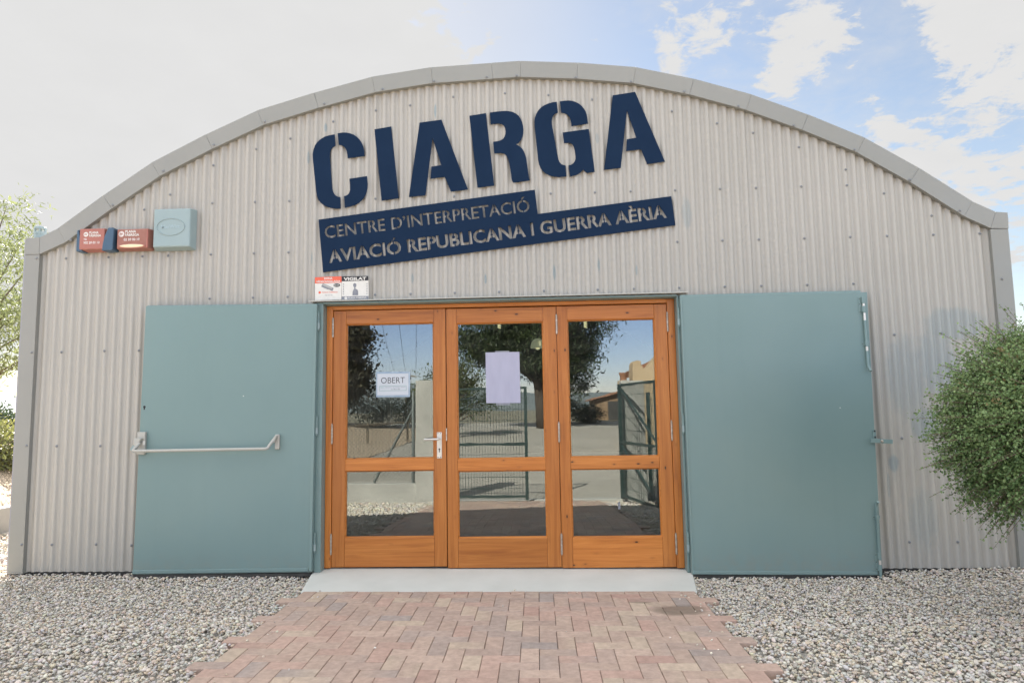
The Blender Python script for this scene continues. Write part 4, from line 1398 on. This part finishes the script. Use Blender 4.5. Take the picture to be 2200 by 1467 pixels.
# ------------------------------------------------------------------ notices over the door
n1 = thing('security_notice', 'white notice with orange head reading ZONA VÍDEOVIGILADA and a camera picture', 'notice', (-1.52, 0, 2.25), 'security notices over the doors')
NY = -0.016
MB().prism([(-1.640, 2.244), (-1.409, 2.246), (-1.410, 2.448), (-1.641, 2.444)], NY, NY + 0.003).build('board', WHITE, n1)
MB().prism([(-1.6405, 2.390), (-1.4095, 2.393), (-1.410, 2.4485), (-1.641, 2.4445)], NY - 0.0012, NY - 0.0004).build('head_band', ORANGE, n1)
lettering('lettering', 'ZONA', (-1.525, NY - 0.0018, 2.424), X, Z, 0.076, 0.018, WHITE, n1, 0.03, True)
lettering('lettering', 'VÍDEOVIGILADA', (-1.525, NY - 0.0018, 2.397), X, Z, 0.212, 0.017, WHITE, n1, 0.03, True)
cm = MB()
cm.obox((-1.548, NY - 0.0016, 2.362), (0.030, 0, -0.014), (0, 0.0008, 0), (0.007, 0, 0.014))
cm.obox((-1.507, NY - 0.0018, 2.345), (0.024, 0, -0.011), (0, 0.0008, 0), (0.006, 0, 0.012))
cm.build('camera_picture', GREYINK, n1)
cm = MB()
cm.obox((-1.546, NY - 0.0026, 2.368), (0.026, 0, -0.012), (0, 0.0003, 0), (0.003, 0, 0.005))
cm.obox((-1.508, NY - 0.0028, 2.350), (0.017, 0, -0.008), (0, 0.0003, 0), (0.002, 0, 0.004))
cm.build('camera_shine', PALE, n1)
MB().prism([(-1.450 + 0.029 * math.cos(k * math.pi / 12), 2.371 + 0.015 * math.sin(k * math.pi / 12)) for k in range(24)], NY - 0.0012, NY - 0.0004).build('oval', BLACK, n1)
lettering('lettering', '24 H.', (-1.450, NY - 0.0018, 2.365), X, Z, 0.044, 0.012, WHITE, n1, 0.03, True)
lettering('lettering', 'PLANA FÀBREGA', (-1.578, NY - 0.0008, 2.306), X, Z, 0.137, 0.011, ORANGE, n1, 0.01)
MB().lathe([(0.011, NY - 0.0006), (0.011, NY - 0.0010)], (-1.598, 0, 2.311), 'y', 18).build('badge', ORANGE, n1)
lettering('lettering', '902 145 145', (-1.520, NY - 0.0008, 2.281), X, Z, 0.066, 0.010, GREYINK, n1, 0.0, True)

n2 = thing('security_notice', 'white notice with black head reading VIGILAT and a dark guard figure', 'notice', (-1.29, 0, 2.25), 'security notices over the doors')
MB().prism([(-1.406, 2.243), (-1.173, 2.242), (-1.177, 2.444), (-1.408, 2.446)], NY - 0.001, NY + 0.002).build('board', WHITE, n2)
MB().prism([(-1.4078, 2.404), (-1.1762, 2.406), (-1.177, 2.4445), (-1.408, 2.4465)], NY - 0.0022, NY - 0.0014).build('head_band', BLACK, n2)
lettering('lettering', 'VIGILAT', (-1.292, NY - 0.0028, 2.411), X, Z, 0.196, 0.027, WHITE, n2, 0.035, True)
fig = [(-1.313, 2.280), (-1.265, 2.280), (-1.264, 2.305), (-1.268, 2.325), (-1.279, 2.333), (-1.287, 2.338), (-1.289, 2.345), (-1.283, 2.353), (-1.280, 2.366), (-1.282, 2.378), (-1.290, 2.385),
       (-1.300, 2.385), (-1.307, 2.377), (-1.308, 2.366), (-1.304, 2.354), (-1.298, 2.345), (-1.299, 2.337), (-1.306, 2.326), (-1.312, 2.308)]
MB().prism(fig, NY - 0.0020, NY - 0.0014).build('guard_figure', GREYINK, n2)
MB().prism([(-1.406, 2.243), (-1.174, 2.242), (-1.1745, 2.271), (-1.4065, 2.272)], NY - 0.0022, NY - 0.0014).build('foot_band', GREYINK, n2)
lettering('lettering', 'PLANA FÀBREGA', (-1.350, NY - 0.0028, 2.252), X, Z, 0.158, 0.013, WHITE, n2, 0.03)
MB().prism([(-1.370 + 0.014 * math.cos(k * math.pi / 10), 2.257 + 0.011 * math.sin(k * math.pi / 10)) for k in range(20)], NY - 0.0028, NY - 0.0023).build('badge', WHITE, n2)
st = MB()
for x in (-1.392, -1.188):
    st.box(x - 0.004, x - 0.0032, NY - 0.0018, NY - 0.0012, 2.288, 2.382).box(x + 0.0032, x + 0.004, NY - 0.0018, NY - 0.0012, 2.288, 2.382)
    for k in range(5):
        st.box(x - 0.003, x + 0.003, NY - 0.0018, NY - 0.0012, 2.288 + k * 0.022, 2.294 + k * 0.022)
st.build('side_ladder', GREYINK, n2)

# ------------------------------------------------------------------ papers on the glass
GY = 0.0895
op = thing('paper_notice', 'white paper reading OBERT in a clear sleeve on the left door glass', 'notice', (-0.985, GY, 1.41), 'papers stuck on the door glass')
MB().prism([(-1.131, 1.409), (-0.838, 1.406), (-0.836, 1.623), (-1.131, 1.627)], GY - 0.002, GY - 0.001).build('sleeve', SLEEVE, op)
MB().prism([(-1.121, 1.426), (-0.852, 1.423), (-0.852, 1.607), (-1.121, 1.609)], GY - 0.004, GY - 0.003).build('sheet', PAPER, op)
lettering('lettering', 'OBERT', (-1.088, GY - 0.0045, 1.526), X, Z, 0.206, 0.050, BLACK, op, -0.006)
fr_ = MB()
for (xa, xb, za, zb) in ((-1.102, -0.870, 1.501, 1.5035), (-1.102, -0.870, 1.461, 1.4635), (-1.1035, -1.101, 1.4625, 1.502), (-0.871, -0.8685, 1.4625, 1.502)):
    fr_.box(xa, xb, GY - 0.0046, GY - 0.0042, za, zb)
fr_.build('ruled_box', TEALINK, op)
lettering('lettering', 'Horari:', (-1.094, GY - 0.0045, 1.487), X, Z, 0.036, 0.0085, TEALINK, op)
lettering('lettering', 'dissabtes, diumenges, festius', (-1.050, GY - 0.0045, 1.487), X, Z, 0.174, 0.0085, GREYINK, op)
lettering('lettering', 'de 10h a 14h', (-1.000, GY - 0.0045, 1.470), X, Z, 0.074, 0.0085, BLACK, op)
bp = thing('poster', 'blank lavender poster taped inside the middle door glass', 'poster', (-0.04, GY, 1.34), 'papers stuck on the door glass')
MB().prism([(-0.183, 1.342), (0.109, 1.339), (0.107, 1.775), (-0.184, 1.775)], GY - 0.003, GY - 0.002).build('sheet', POSTER, bp)
MB().box(-0.10, 0.02, GY - 0.0019, GY - 0.001, 1.772, 1.786).build('tape', GREYINK, bp)
MB().box(-0.10, 0.02, GY - 0.0019, GY - 0.001, 1.322, 1.343).build('tape', GREYINK, bp)
tag(MB().box(0.908, 0.927, GY - 0.003, GY - 0.002, 0.443, 0.500).build('sticker', GREYINK), 'small pale sticker low on the right door glass', 'sticker', 'papers stuck on the door glass')


# ------------------------------------------------------------------ foliage
def leaf_mesh(name, pts, size, aspect, cols, seed, droop=0.0, dirs=None):
    """one folded diamond per leaf: two triangles meeting along the midrib"""
    r_ = np.random.default_rng(seed)
    n = len(pts)
    d = r_.normal(0, 1, (n, 3)) if dirs is None else dirs + r_.normal(0, 0.45, (n, 3))
    d[:, 2] -= droop
    d /= np.linalg.norm(d, axis=1, keepdims=True) + 1e-9
    q = r_.normal(0, 1, (n, 3))
    s_ = np.cross(d, q)
    s_ /= np.linalg.norm(s_, axis=1, keepdims=True) + 1e-9
    nn = np.cross(s_, d)
    L = size * r_.uniform(0.6, 1.25, (n, 1))
    W_ = L * aspect
    v = np.stack([pts, pts + d * L * 0.45 + s_ * W_ * 0.5 + nn * W_ * 0.12, pts + d * L, pts + d * L * 0.45 - s_ * W_ * 0.5 + nn * W_ * 0.12], 1).reshape(-1, 3)
    b = np.arange(n)[:, None] * 4
    f = np.concatenate([b + np.array([[0, 1, 2]]), b + np.array([[0, 2, 3]])], 0)
    c = np.repeat(cols[:, None, :], 4, 1).reshape(-1, 3)
    return np_mesh(name, v, f, c, smooth=False)


def tree(name, label, cat, base, h, crown, n_cl, n_leaf, size, aspect, c1, c2, seed, m=LEAF, droop=0.2, trunk_r=0.12, group=None, sig=0.3, lean=(0, 0)):
    """crown: list of (x, y, z, rx, ry, rz) lobes relative to the base, filled with leaf clumps hung on limbs"""
    r_ = np.random.default_rng(seed)
    t = thing(name, label, cat, base, group)
    base = np.array(base)
    cl = []
    vol = np.array([a[3] * a[4] * a[5] for a in crown])
    pick = r_.choice(len(crown), n_cl, p=vol / vol.sum())
    for i in pick:
        a = crown[i]
        q = r_.normal(0, 1, 3)
        q /= np.linalg.norm(q)
        q *= r_.uniform(0.35, 1.0) ** 0.5 * r_.uniform(0.85, 1.12)
        cl.append((a[0] + q[0] * a[3], a[1] + q[1] * a[4], a[2] + q[2] * a[5]))
    cl = np.array(cl) + base
    lim = MB()
    topz = min(h * 0.8, max(a[2] for a in crown))
    tp = [base + np.array((lean[0] * k + 0.05 * h * 0.3 * math.sin(k * 5 + seed), lean[1] * k, topz * k)) for k in np.linspace(0, 1, 7)]
    lim.tube([tuple(p) for p in tp], [trunk_r * (1 - 0.8 * k) for k in np.linspace(0, 1, 7)], 9)
    for i in range(0, n_cl, max(1, n_cl // 46)):
        p = cl[i]
        k = np.clip((p[2] - base[2]) / topz * 0.6, 0.15, 0.9)
        s0 = base + np.array((lean[0] * k, lean[1] * k, topz * k))
        mid = (s0 + p) / 2 + np.array((0, 0, 0.08 * np.linalg.norm(p - s0))) + r_.normal(0, 0.06, 3) * h * 0.1
        lim.tube([tuple(s0), tuple(mid), tuple(p)], [trunk_r * 0.33, trunk_r * 0.2, trunk_r * 0.06], 6)
    lim.build('trunk', PINEB if m is LEAFB else BARK, t, smooth='all')
    k = n_leaf // n_cl
    sg = sig * r_.uniform(0.55, 1.3, (n_cl, 1, 1))
    pts = (cl[:, None, :] + r_.normal(0, 1, (n_cl, k, 3)) * sg * np.array([1, 1, 0.75])).reshape(-1, 3)
    tone = np.repeat(r_.uniform(0, 1, n_cl), k)[:, None] * 0.65 + r_.uniform(0, 1, (len(pts), 1)) * 0.35
    cols = np.array(c1) * (1 - tone) + np.array(c2) * tone
    link('crown', leaf_mesh('crown', pts, size, aspect, cols, seed + 1, droop), m, t)
    return t


# the tree and planting behind the left corner
tree('willow_tree', 'tall airy pale green tree standing beyond the left corner of the hangar', 'tree', (-12.3, 9.0, 0.6), 6.4,
     [(0.0, 0, 2.5, 1.5, 1.4, 1.0), (0.2, 0, 3.6, 1.45, 1.3, 0.9), (0.35, 0, 4.6, 0.95, 0.9, 0.7), (0.8, 0, 5.2, 0.34, 0.35, 0.80), (0.95, 0, 4.4, 0.55, 0.6, 0.6), (-1.4, 0.4, 3.4, 1.2, 1.2, 1.2), (-0.4, 0, 4.7, 0.7, 0.8, 0.9)],
     300, 13000, 0.15, 0.22, (0.12, 0.145, 0.06), (0.27, 0.31, 0.14), 11, droop=0.55, trunk_r=0.11, sig=0.20)
for i, (x, y, z, s_, lab, c1, c2) in enumerate([(-7.3, 3.6, 0.42, 0.62, 'yellow-green shrub low on the bank beside the hangar corner', (0.13, 0.15, 0.045), (0.25, 0.25, 0.08)),
                                                (-9.4, 6.4, 0.62, 0.66, 'dark green shrub on the bank behind the yellow-green one', (0.03, 0.06, 0.025), (0.07, 0.11, 0.045)),
                                                (-9.0, 5.0, 0.62, 0.7, 'yellow-green shrub with a bent bare stem on the bank', (0.13, 0.15, 0.045), (0.26, 0.25, 0.08))]):
    tree('shrub', lab, 'shrub', (x, y, z), 1.3 * s_, [(0, 0, 0.75 * s_, 0.75 * s_, 0.7 * s_, 0.5 * s_), (0.3 * s_, 0, 0.45 * s_, 0.5 * s_, 0.5 * s_, 0.35 * s_)], 60, 3000, 0.07, 0.45, c1, c2, 30 + i,
         trunk_r=0.035, sig=0.12, group='shrubs on the left bank')


def bank_z(x, y):
    k = min(1.0, max(0.0, (-x - 6.10) / 3.2))
    return 0.215 + 0.80 * (k ** 0.7) + 0.06 * k * math.sin(x * 1.7 + y * 0.9)


struct(grid_sheet('earth_bank', [-40, -25, -16, -12, -10.5, -9.5, -8.8, -8.2, -7.6, -7.1, -6.7, -6.4, -6.2, -6.10], [-6.5, -5, -3, -1.5, 0, 0.8, 1.5, 2.2, 3, 4, 5, 6, 7.5, 9, 12, 18, 30, 60], bank_z, EARTH))
tag(MB().box(-6.16, -5.98, -6.6, 20.0, -0.55, 0.245).build('low_wall', CONC2, bevel=0.012), 'low concrete wall holding the sandy bank left of the hangar', 'wall')


def chain_link(name, p0, p1, z0, z1, parent, cell=0.065, r=0.0016):
    """diamond netting between two posts: crossing wires, each a thin real wire"""
    p0, p1 = Vector(p0), Vector(p1)
    L = (p1 - p0).length
    e = (p1 - p0) / L
    h = z1 - z0
    vs, fs = [], []
    n = int((L + h) / cell)
    nrm = Vector((-e.y, e.x, 0)) * r
    for sgn in (0, 1):
        for i in range(n):
            a = i * cell
            s0, s1 = max(0.0, a - h), min(L, a)
            if s1 <= s0:
                continue
            za, zb = h - (a - s0), h - (a - s1)
            za, zb = (a - s0), (a - s1)
            q0, q1 = p0 + e * (s0 if not sgn else L - s0), p0 + e * (s1 if not sgn else L - s1)
            q0, q1 = Vector((q0.x, q0.y, z0 + za)), Vector((q1.x, q1.y, z0 + zb))
            d = (q1 - q0).normalized()
            u = d.cross(nrm).normalized() * r
            k = len(vs)
            off_ = nrm * (0.5 if sgn else -0.5)
            for q in (q0, q1):
                vs += [q + u + off_, q - u + off_, q + nrm + off_]
            fs += [(k, k + 1, k + 4, k + 3), (k + 1, k + 2, k + 5, k + 4), (k + 2, k, k + 3, k + 5)]
    return MB().add(vs, fs).build(name, NETM, parent)


lf = thing('chain_link_fence', 'chain-link fence on the low wall left of the hangar', 'fence', (-6.07, 4, 0.245))
chain_link('netting', (-6.07, -6.0, 0), (-6.07, 9.0, 0), 0.25, 1.55, lf, 0.08)
for y in (-6.0, -3.0, 0.0, 3.0, 6.0, 9.0):
    MB().lathe([(0.024, 0.245), (0.024, 1.62), (0.010, 1.64)], (-6.07, y, 0), n=12).build('post', GALV, lf, smooth=True)

# the clipped bush at the right
r_ = np.random.default_rng(5)
bush = thing('bush', 'dense round small-leaved green bush against the right end of the hangar', 'bush', (3.52, -1.65, -0.07))
BC = np.array((3.53, -1.65, 1.155))
nb_ = 7600
dirs = r_.normal(0, 1, (nb_, 3))
dirs /= np.linalg.norm(dirs, axis=1, keepdims=True)
dirs = dirs[(dirs[:, 2] > -0.75)]
rad = np.array((0.885, 0.54, 0.595))
lump = 1 + 0.045 * np.sin(dirs[:, 0] * 5 + 1) * np.sin(dirs[:, 2] * 6 + 2) + 0.06 * np.sin(dirs[:, 1] * 9) + r_.normal(0, 0.05, len(dirs))
long_ = r_.random(len(dirs)) < 0.06
lump = np.where(long_, lump + r_.uniform(0.05, 0.30, len(dirs)) ** 1.4, lump)
tips = BC + dirs * rad * lump[:, None]
tips[:, 2] -= 0.05 * np.clip(-dirs[:, 2], 0, 1)
# a few long shoots: upright sprays on top, trailing ones low on the left
shoots = []
for k in range(44):
    shoots.append((r_.uniform(-0.75, 0.2), r_.uniform(-0.5, 0.4), r_.uniform(0.55, 1.0), r_.uniform(1.12, 1.36)))
for k in range(22):
    shoots.append((r_.uniform(-1.0, -0.45), r_.uniform(-0.5, 0.5), r_.uniform(-0.75, -0.15), r_.uniform(1.10, 1.30)))
for k, (a, b, c, L) in enumerate(shoots):
    d = np.array((a, b, c)) / math.sqrt(a * a + b * b + c * c)
    j = k * 37 + 5
    dirs[j], long_[j] = d, True
    tips[j] = BC + d * rad * L
root = BC + dirs * rad * 0.42
lv_p, lv_d, lv_c = [], [], []
tw = MB()
for i in range(len(dirs)):
    n = r_.integers(16, 34) if not long_[i] else 40
    k = np.linspace(0.3, 1.0, n) if i % 5 == 0 or long_[i] else np.linspace(0.62, 1.0, n)
    bend = np.array((0, 0, -0.05 + 0.07 * dirs[i, 2])) * r_.uniform(0.3, 1.4)
    ax = root[i] + (tips[i] - root[i]) * k[:, None] + bend * (k ** 2)[:, None]
    lv_p.append(ax + r_.normal(0, 0.022 if not long_[i] else 0.008, (n, 3)) * (1.15 - k[:, None] * 0.55))
    dd = (tips[i] - root[i]) / np.linalg.norm(tips[i] - root[i])
    sd_ = np.cross(dd, r_.normal(0, 1, (n, 3)))
    lv_d.append(dd * 0.6 + sd_)
    tone = np.clip((dirs[i, 2] * 0.5 + 0.45) + r_.normal(0, 0.16), 0, 1) * 0.5 + r_.uniform(0, 0.5, (n, 1)) * (0.5 + 0.5 * k[:, None])  # leaves coloured lighter towards the lit top, and towards the twig tips
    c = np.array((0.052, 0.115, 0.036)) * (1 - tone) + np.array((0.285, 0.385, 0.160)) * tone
    if r_.random() < 0.02 and dirs[i, 2] > 0.2:
        c = c * 0.4 + np.array((0.20, 0.075, 0.04)) * 0.6
    lv_c.append(c)
    if long_[i] or i % 4 == 0:
        tw.tube([tuple(root[i]), tuple((root[i] + tips[i]) / 2 + bend * 0.25), tuple(tips[i] + bend)], [0.004, 0.0025, 0.001], 5)
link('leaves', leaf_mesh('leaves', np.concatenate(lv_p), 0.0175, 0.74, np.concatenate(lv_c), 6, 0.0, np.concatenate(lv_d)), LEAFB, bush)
for k in range(6):
    a = k * 1.05
    tw.tube([(3.52 + 0.05 * math.cos(a), -1.65 + 0.05 * math.sin(a), -0.10), (3.52 + 0.12 * math.cos(a), -1.65 + 0.12 * math.sin(a), 0.40),
             (3.52 + 0.38 * math.cos(a), -1.65 + 0.27 * math.sin(a), 1.0)], [0.03, 0.022, 0.008], 8)
tw.build('stems', BARK, bush, smooth='all')

# ------------------------------------------------------------------ what stands behind the camera and shows in the glass
tag(MB().box(-2.010, -1.655, -7.02, -6.68, -0.55, 1.855).build('gate_pillar', CONC2, bevel=0.012), 'pale concrete gate pillar between the netting fence and the closed gate leaf', 'pillar', 'gate pillars')
tag(MB().box(1.800, 2.215, -7.05, -6.72, -0.55, 1.780).build('gate_pillar', CONC2, bevel=0.012), 'pale concrete gate pillar behind the gate leaf that stands open', 'pillar', 'gate pillars')
tag(MB().box(-9.0, -2.012, -6.95, -6.76, -0.55, -0.03).build('low_wall', CONC2, bevel=0.01), 'low concrete wall under the netting fence beside the gate', 'wall')
rfz = thing('chain_link_fence', 'chain-link fence with a slanting brace on the low wall by the gate', 'fence', (-3.5, -6.85, -0.03))
chain_link('netting', (-8.9, -6.85, 0), (-2.09, -6.85, 0), 0.0, 1.52, rfz, 0.075, 0.0036)
for x in (-2.085, -4.9, -7.7):
    MB().lathe([(0.030, -0.03), (0.030, 1.62), (0.012, 1.65)], (x, -6.85, 0), n=14).build('post', GALV, rfz, smooth=True)
MB().tube([(-2.10, -6.85, 1.30), (-2.82, -6.85, -0.02)], 0.022, 12).build('brace', GALV, rfz, smooth=True)


def gate_leaf(label, p0, p1, z0, z1, diag):
    t = thing('gate_leaf', label, 'gate', p0 + (z0,), 'mesh gate leaves')
    p0, p1 = Vector(p0 + (0,)), Vector(p1 + (0,))
    e = (p1 - p0).normalized()
    n = Vector((-e.y, e.x, 0))
    L = (p1 - p0).length
    f = MB()

    def bar(a, b, c, d, hw):
        q0, q1 = p0 + e * a + Vector((0, 0, c)), p0 + e * b + Vector((0, 0, d))
        dr = (q1 - q0) / 2
        sd2 = dr.normalized().cross(n).normalized() * hw
        f.obox((q0 + q1) / 2, dr, n * hw, sd2)
    bar(0.028, 0.0281, z0, z1, 0.028) if False else None
    f.obox(p0 + e * 0.028 + Vector((0, 0, (z0 + z1) / 2)), e * 0.028, n * 0.028, (0, 0, (z1 - z0) / 2))
    f.obox(p0 + e * (L - 0.028) + Vector((0, 0, (z0 + z1) / 2)), e * 0.028, n * 0.028, (0, 0, (z1 - z0) / 2))
    for z in (z0 + 0.06, z1 - 0.022):
        f.obox(p0 + e * L / 2 + Vector((0, 0, z)), e * (L / 2 - 0.057), n * 0.020, (0, 0, 0.020))
    f.build('frame', GREENSTEEL, t)
    MB().obox(p0 + e * L / 2 + Vector((0, 0, (z0 + z1) / 2 - 0.02)), e * (L / 2 - 0.057), n * 0.022, (0, 0, 0.022)).build('middle_rail', GREENSTEEL, t)
    if diag:
        d_ = MB()
        for (za, zb) in ((z1 - 0.06, (z0 + z1) / 2 + 0.05), ((z0 + z1) / 2 - 0.08, z0 + 0.12)):
            q0, q1 = p0 + e * 0.07 + Vector((0, 0, za)), p0 + e * (L - 0.07) + Vector((0, 0, zb))
            d_.tube([tuple(q0), tuple(q1)], 0.018, 8)
        d_.build('diagonal_brace', GREENSTEEL, t)
    ms = MB()
    k = int(L / 0.052)
    for i in range(1, k):
        q = p0 + e * (L * i / k)
        ms.tube([(q.x, q.y, z0 + 0.06), (q.x, q.y, z1 - 0.02)], 0.0042, 5, False)
    for i in range(1, 10):
        z = z0 + (z1 - z0) * i / 10
        q0, q1 = p0 + e * 0.05, p0 + e * (L - 0.05)
        ms.tube([(q0.x, q0.y, z), (q1.x, q1.y, z)], 0.0048, 5, False)
    ms.build('wire_mesh', GREENSTEEL, t)


gate_leaf('closed green wire-mesh gate leaf between the fence pillar and the middle of the gateway', (-1.63, -6.80), (0.055, -6.80), -0.36, 1.705, False)
gate_leaf('open green wire-mesh gate leaf swung towards the hangar before its pillar', (1.74, -6.62), (2.13, -4.95), -0.34, 1.715, True)
rf2 = thing('mesh_fence', 'green mesh fence with dark posts beyond the open gate leaf', 'fence', (2.2, -6.9, -0.4))
fm = MB()
for i in range(80):
    x = 2.25 + i * 0.055
    fm.tube([(x, -6.9, -0.35), (x, -6.9, 1.5)], 0.003, 5, False)
for i in range(9):
    fm.tube([(2.25, -6.9, -0.33 + i * 0.22), (6.6, -6.9, -0.33 + i * 0.22)], 0.0035, 5, False)
fm.build('wire_mesh', GREENSTEEL, rf2)
for x in (2.30, 4.8):
    MB().box(x - 0.03, x + 0.03, -6.86, -6.80, -0.5, 1.56).build('post', GREENSTEEL, rf2)

tree('cypress_tree', 'tall dark brown-green tree mirrored in the left door glass', 'tree', (-10.6, -30.0, 0.1), 9,
     [(0, 0, 3.2, 1.9, 1.9, 1.8), (0.2, 0, 5.2, 1.7, 1.6, 1.6), (0.2, 0, 6.9, 1.5, 1.3, 1.2), (-1.6, 0, 4.5, 1.8, 1.6, 2.4)], 460, 36000, 0.27, 0.4, (0.022, 0.021, 0.011), (0.080, 0.068, 0.032), 51, LEAFB, trunk_r=0.25, sig=0.34)
tree('pine_tree', 'big spreading pine mirrored in the middle and right door glass', 'tree', (0.35, -32.0, 0.25), 11,
     [(-0.4, 0, 4.4, 3.4, 2.6, 1.2), (0.6, 0, 5.8, 3.3, 2.8, 1.6), (-2.0, 0, 5.4, 2.6, 2.4, 1.6), (1.9, 0, 3.9, 1.4, 1.5, 1.3), (2.0, 0, 2.6, 0.9, 1.2, 0.9), (0, 0, 7.6, 3.3, 3.0, 1.6), (1.2, 0.6, 3.2, 1.5, 1.4, 1.0), (-2.6, 0, 4.4, 1.8, 1.8, 1.0)],
     640, 62000, 0.27, 0.24, (0.012, 0.020, 0.007), (0.060, 0.085, 0.026), 52, LEAFB, trunk_r=0.38, sig=0.36)
tree('olive_tree', 'yellow-green tree mirrored between the pillar and the blank poster', 'tree', (-3.6, -26.0, 0.1), 4,
     [(0, 0, 2.6, 1.4, 1.3, 1.1), (0.8, 0, 1.8, 1.2, 1.1, 0.9), (-0.9, 0, 2.2, 0.9, 0.9, 0.8)], 110, 6500, 0.17, 0.3, (0.05, 0.07, 0.022), (0.13, 0.15, 0.05), 53, trunk_r=0.16, sig=0.26)
for i, (x, y, s_) in enumerate([(-11.5, -22, 1.5), (-8.7, -33, 1.2), (-6.4, -34, 1.2), (3.3, -37, 0.6), (-13.5, -26, 1.6), (1.8, -38, 1.0)]):
    tree('hedge_shrub', ['dark green shrub at the foot of the mirrored brown tree', 'shrub mirrored above the OBERT paper', 'shrub mirrored right of the OBERT paper', 'dark bush mirrored before the barn',
                         'dark shrub at the far left of the mirrored scene', 'low shrub mirrored under the pine'][i], 'shrub', (x, y, prof(y)), 1.6 * s_,
         [(0, 0, 0.9 * s_, 1.3 * s_, 1.0 * s_, 0.75 * s_)], 50, 2600, 0.16, 0.35, (0.025, 0.04, 0.015), (0.07, 0.095, 0.035), 60 + i, LEAFB, trunk_r=0.06, sig=0.25, group='shrubs mirrored in the glass')

# timber rail fence up the slope
rl = thing('rail_fence', 'timber post-and-rail fence along the sandy track mirrored in the left glass', 'fence', (-6, -24, 0))
pp = [(-9.2, -17.0), (-7.9, -19.2), (-6.6, -21.4), (-5.4, -23.6), (-4.2, -25.8)]
for x, y in pp:
    MB().lathe([(0.05, prof(y) - 0.2), (0.05, prof(y) + 0.82), (0.02, prof(y) + 0.86)], (x, y, 0), n=10).build('post', POSTW, rl, smooth=True)
MB().tube([(x, y, prof(y) + 0.80) for x, y in pp], 0.045, 8).build('rail', POSTW, rl, smooth=True)
struct(grid_sheet('sandy_track', [-30, -20, -14, -11, -8.5, -6.5, -5.2], [-34, -30, -26, -23, -20, -17, -14], lambda x, y: prof(y) + 0.012 + 0.16 * max(0, -x - 6.0) * 0.5, EARTH))

barn = thing('barn', 'low brown barn with a dark open doorway mirrored in the right door glass', 'building', (7.0, -52, 0.5))
MB().prism([(4.6, 0.3), (9.6, 0.3), (9.6, 2.35), (7.2, 2.62), (4.6, 1.95)], -52.0, -46.0).build('wall', BARNW, barn)
MB().prism([(5.55, 0.42), (8.6, 0.42), (8.6, 1.75), (5.55, 1.75)], -45.995, -45.9).build('doorway', DARK, barn)  # dark slab on the solid wall, painted shade of the open doorway
MB().prism([(4.3, 1.86), (7.2, 2.63), (9.9, 2.36), (9.9, 2.48), (7.2, 2.76), (4.3, 1.98)], -52.4, -45.6).build('roof', TILE, barn)

house = thing('house', 'ochre house with a curved parapet mirrored at the right edge of the right glass', 'building', (6, -20.5, 0))
gab = [(3.86, -0.3), (9.0, -0.3), (9.0, 5.0), (6.0, 4.6), (5.2, 3.75), (4.85, 3.3), (4.62, 2.98), (4.42, 2.80), (4.28, 2.78), (4.20, 2.90), (4.20, 3.02), (4.12, 3.07), (3.95, 3.05), (3.87, 2.95)]
MB().prism(gab, -21.0, -20.0).build('gable_wall', STUCCO, house)
MB().prism([(4.35, 2.6), (9.0, 4.6), (9.0, 4.75), (4.35, 2.95)], -27.0, -21.001).build('roof', TILE, house)
MB().lathe([(0.13, 2.30), (0.14, 2.52), (0.17, 2.56), (0.17, 2.64)], (3.55, -20.3, 0), n=16).build('chimney_pot', TILE, house, smooth=True)
MB().box(3.35, 3.80, -20.6, -20.0, -0.3, 2.30).build('side_wall', STUCCO, house)

pole = thing('power_pole', 'distant power pole with a cross-arm mirrored above the OBERT paper', 'power pole', (-10.2, -48, 0.5))
MB().lathe([(0.07, 0.4), (0.05, 4.25)], (-10.2, -48, 0), n=10).build('mast', POSTW, pole, smooth=True)
MB().box(-11.1, -9.3, -48.05, -47.95, 4.02, 4.10).build('cross_arm', POSTW, pole)
wr = MB()
for k, xo in enumerate((-0.8, 0.0, 0.8)):
    a, b = Vector((-10.2 + xo, -48, 4.15)), Vector((-3.0 + xo * 1.0, -8, 7.2))
    wr.tube([tuple(a.lerp(b, q) - Vector((0, 0, 0.6 * 4 * q * (1 - q)))) for q in np.linspace(0, 1, 9)], 0.010, 5, False)
wr.build('wires', DARK, pole)

# far hills all round, as one ring of terrain
hl = MB()
nseg = 120
for ring_i in range(1):
    vs, fs = [], []
    for k in range(nseg + 1):
        a = 2 * math.pi * k / nseg
        hgt = 34 + 16 * math.sin(a * 3 + 0.6) + 9 * math.sin(a * 7 + 2) + 5 * math.sin(a * 17)
        for (rr, hh) in ((1150, 0.3), (1300, hgt * 0.55), (1500, hgt), (1800, hgt * 0.7)):
            vs.append((rr * math.cos(a), rr * math.sin(a), hh))
    for k in range(nseg):
        for q in range(3):
            fs.append((k * 4 + q, k * 4 + q + 1, (k + 1) * 4 + q + 1, (k + 1) * 4 + q))
    hl.add(vs, fs)
struct(hl.build('hills', HILL, smooth='all'))
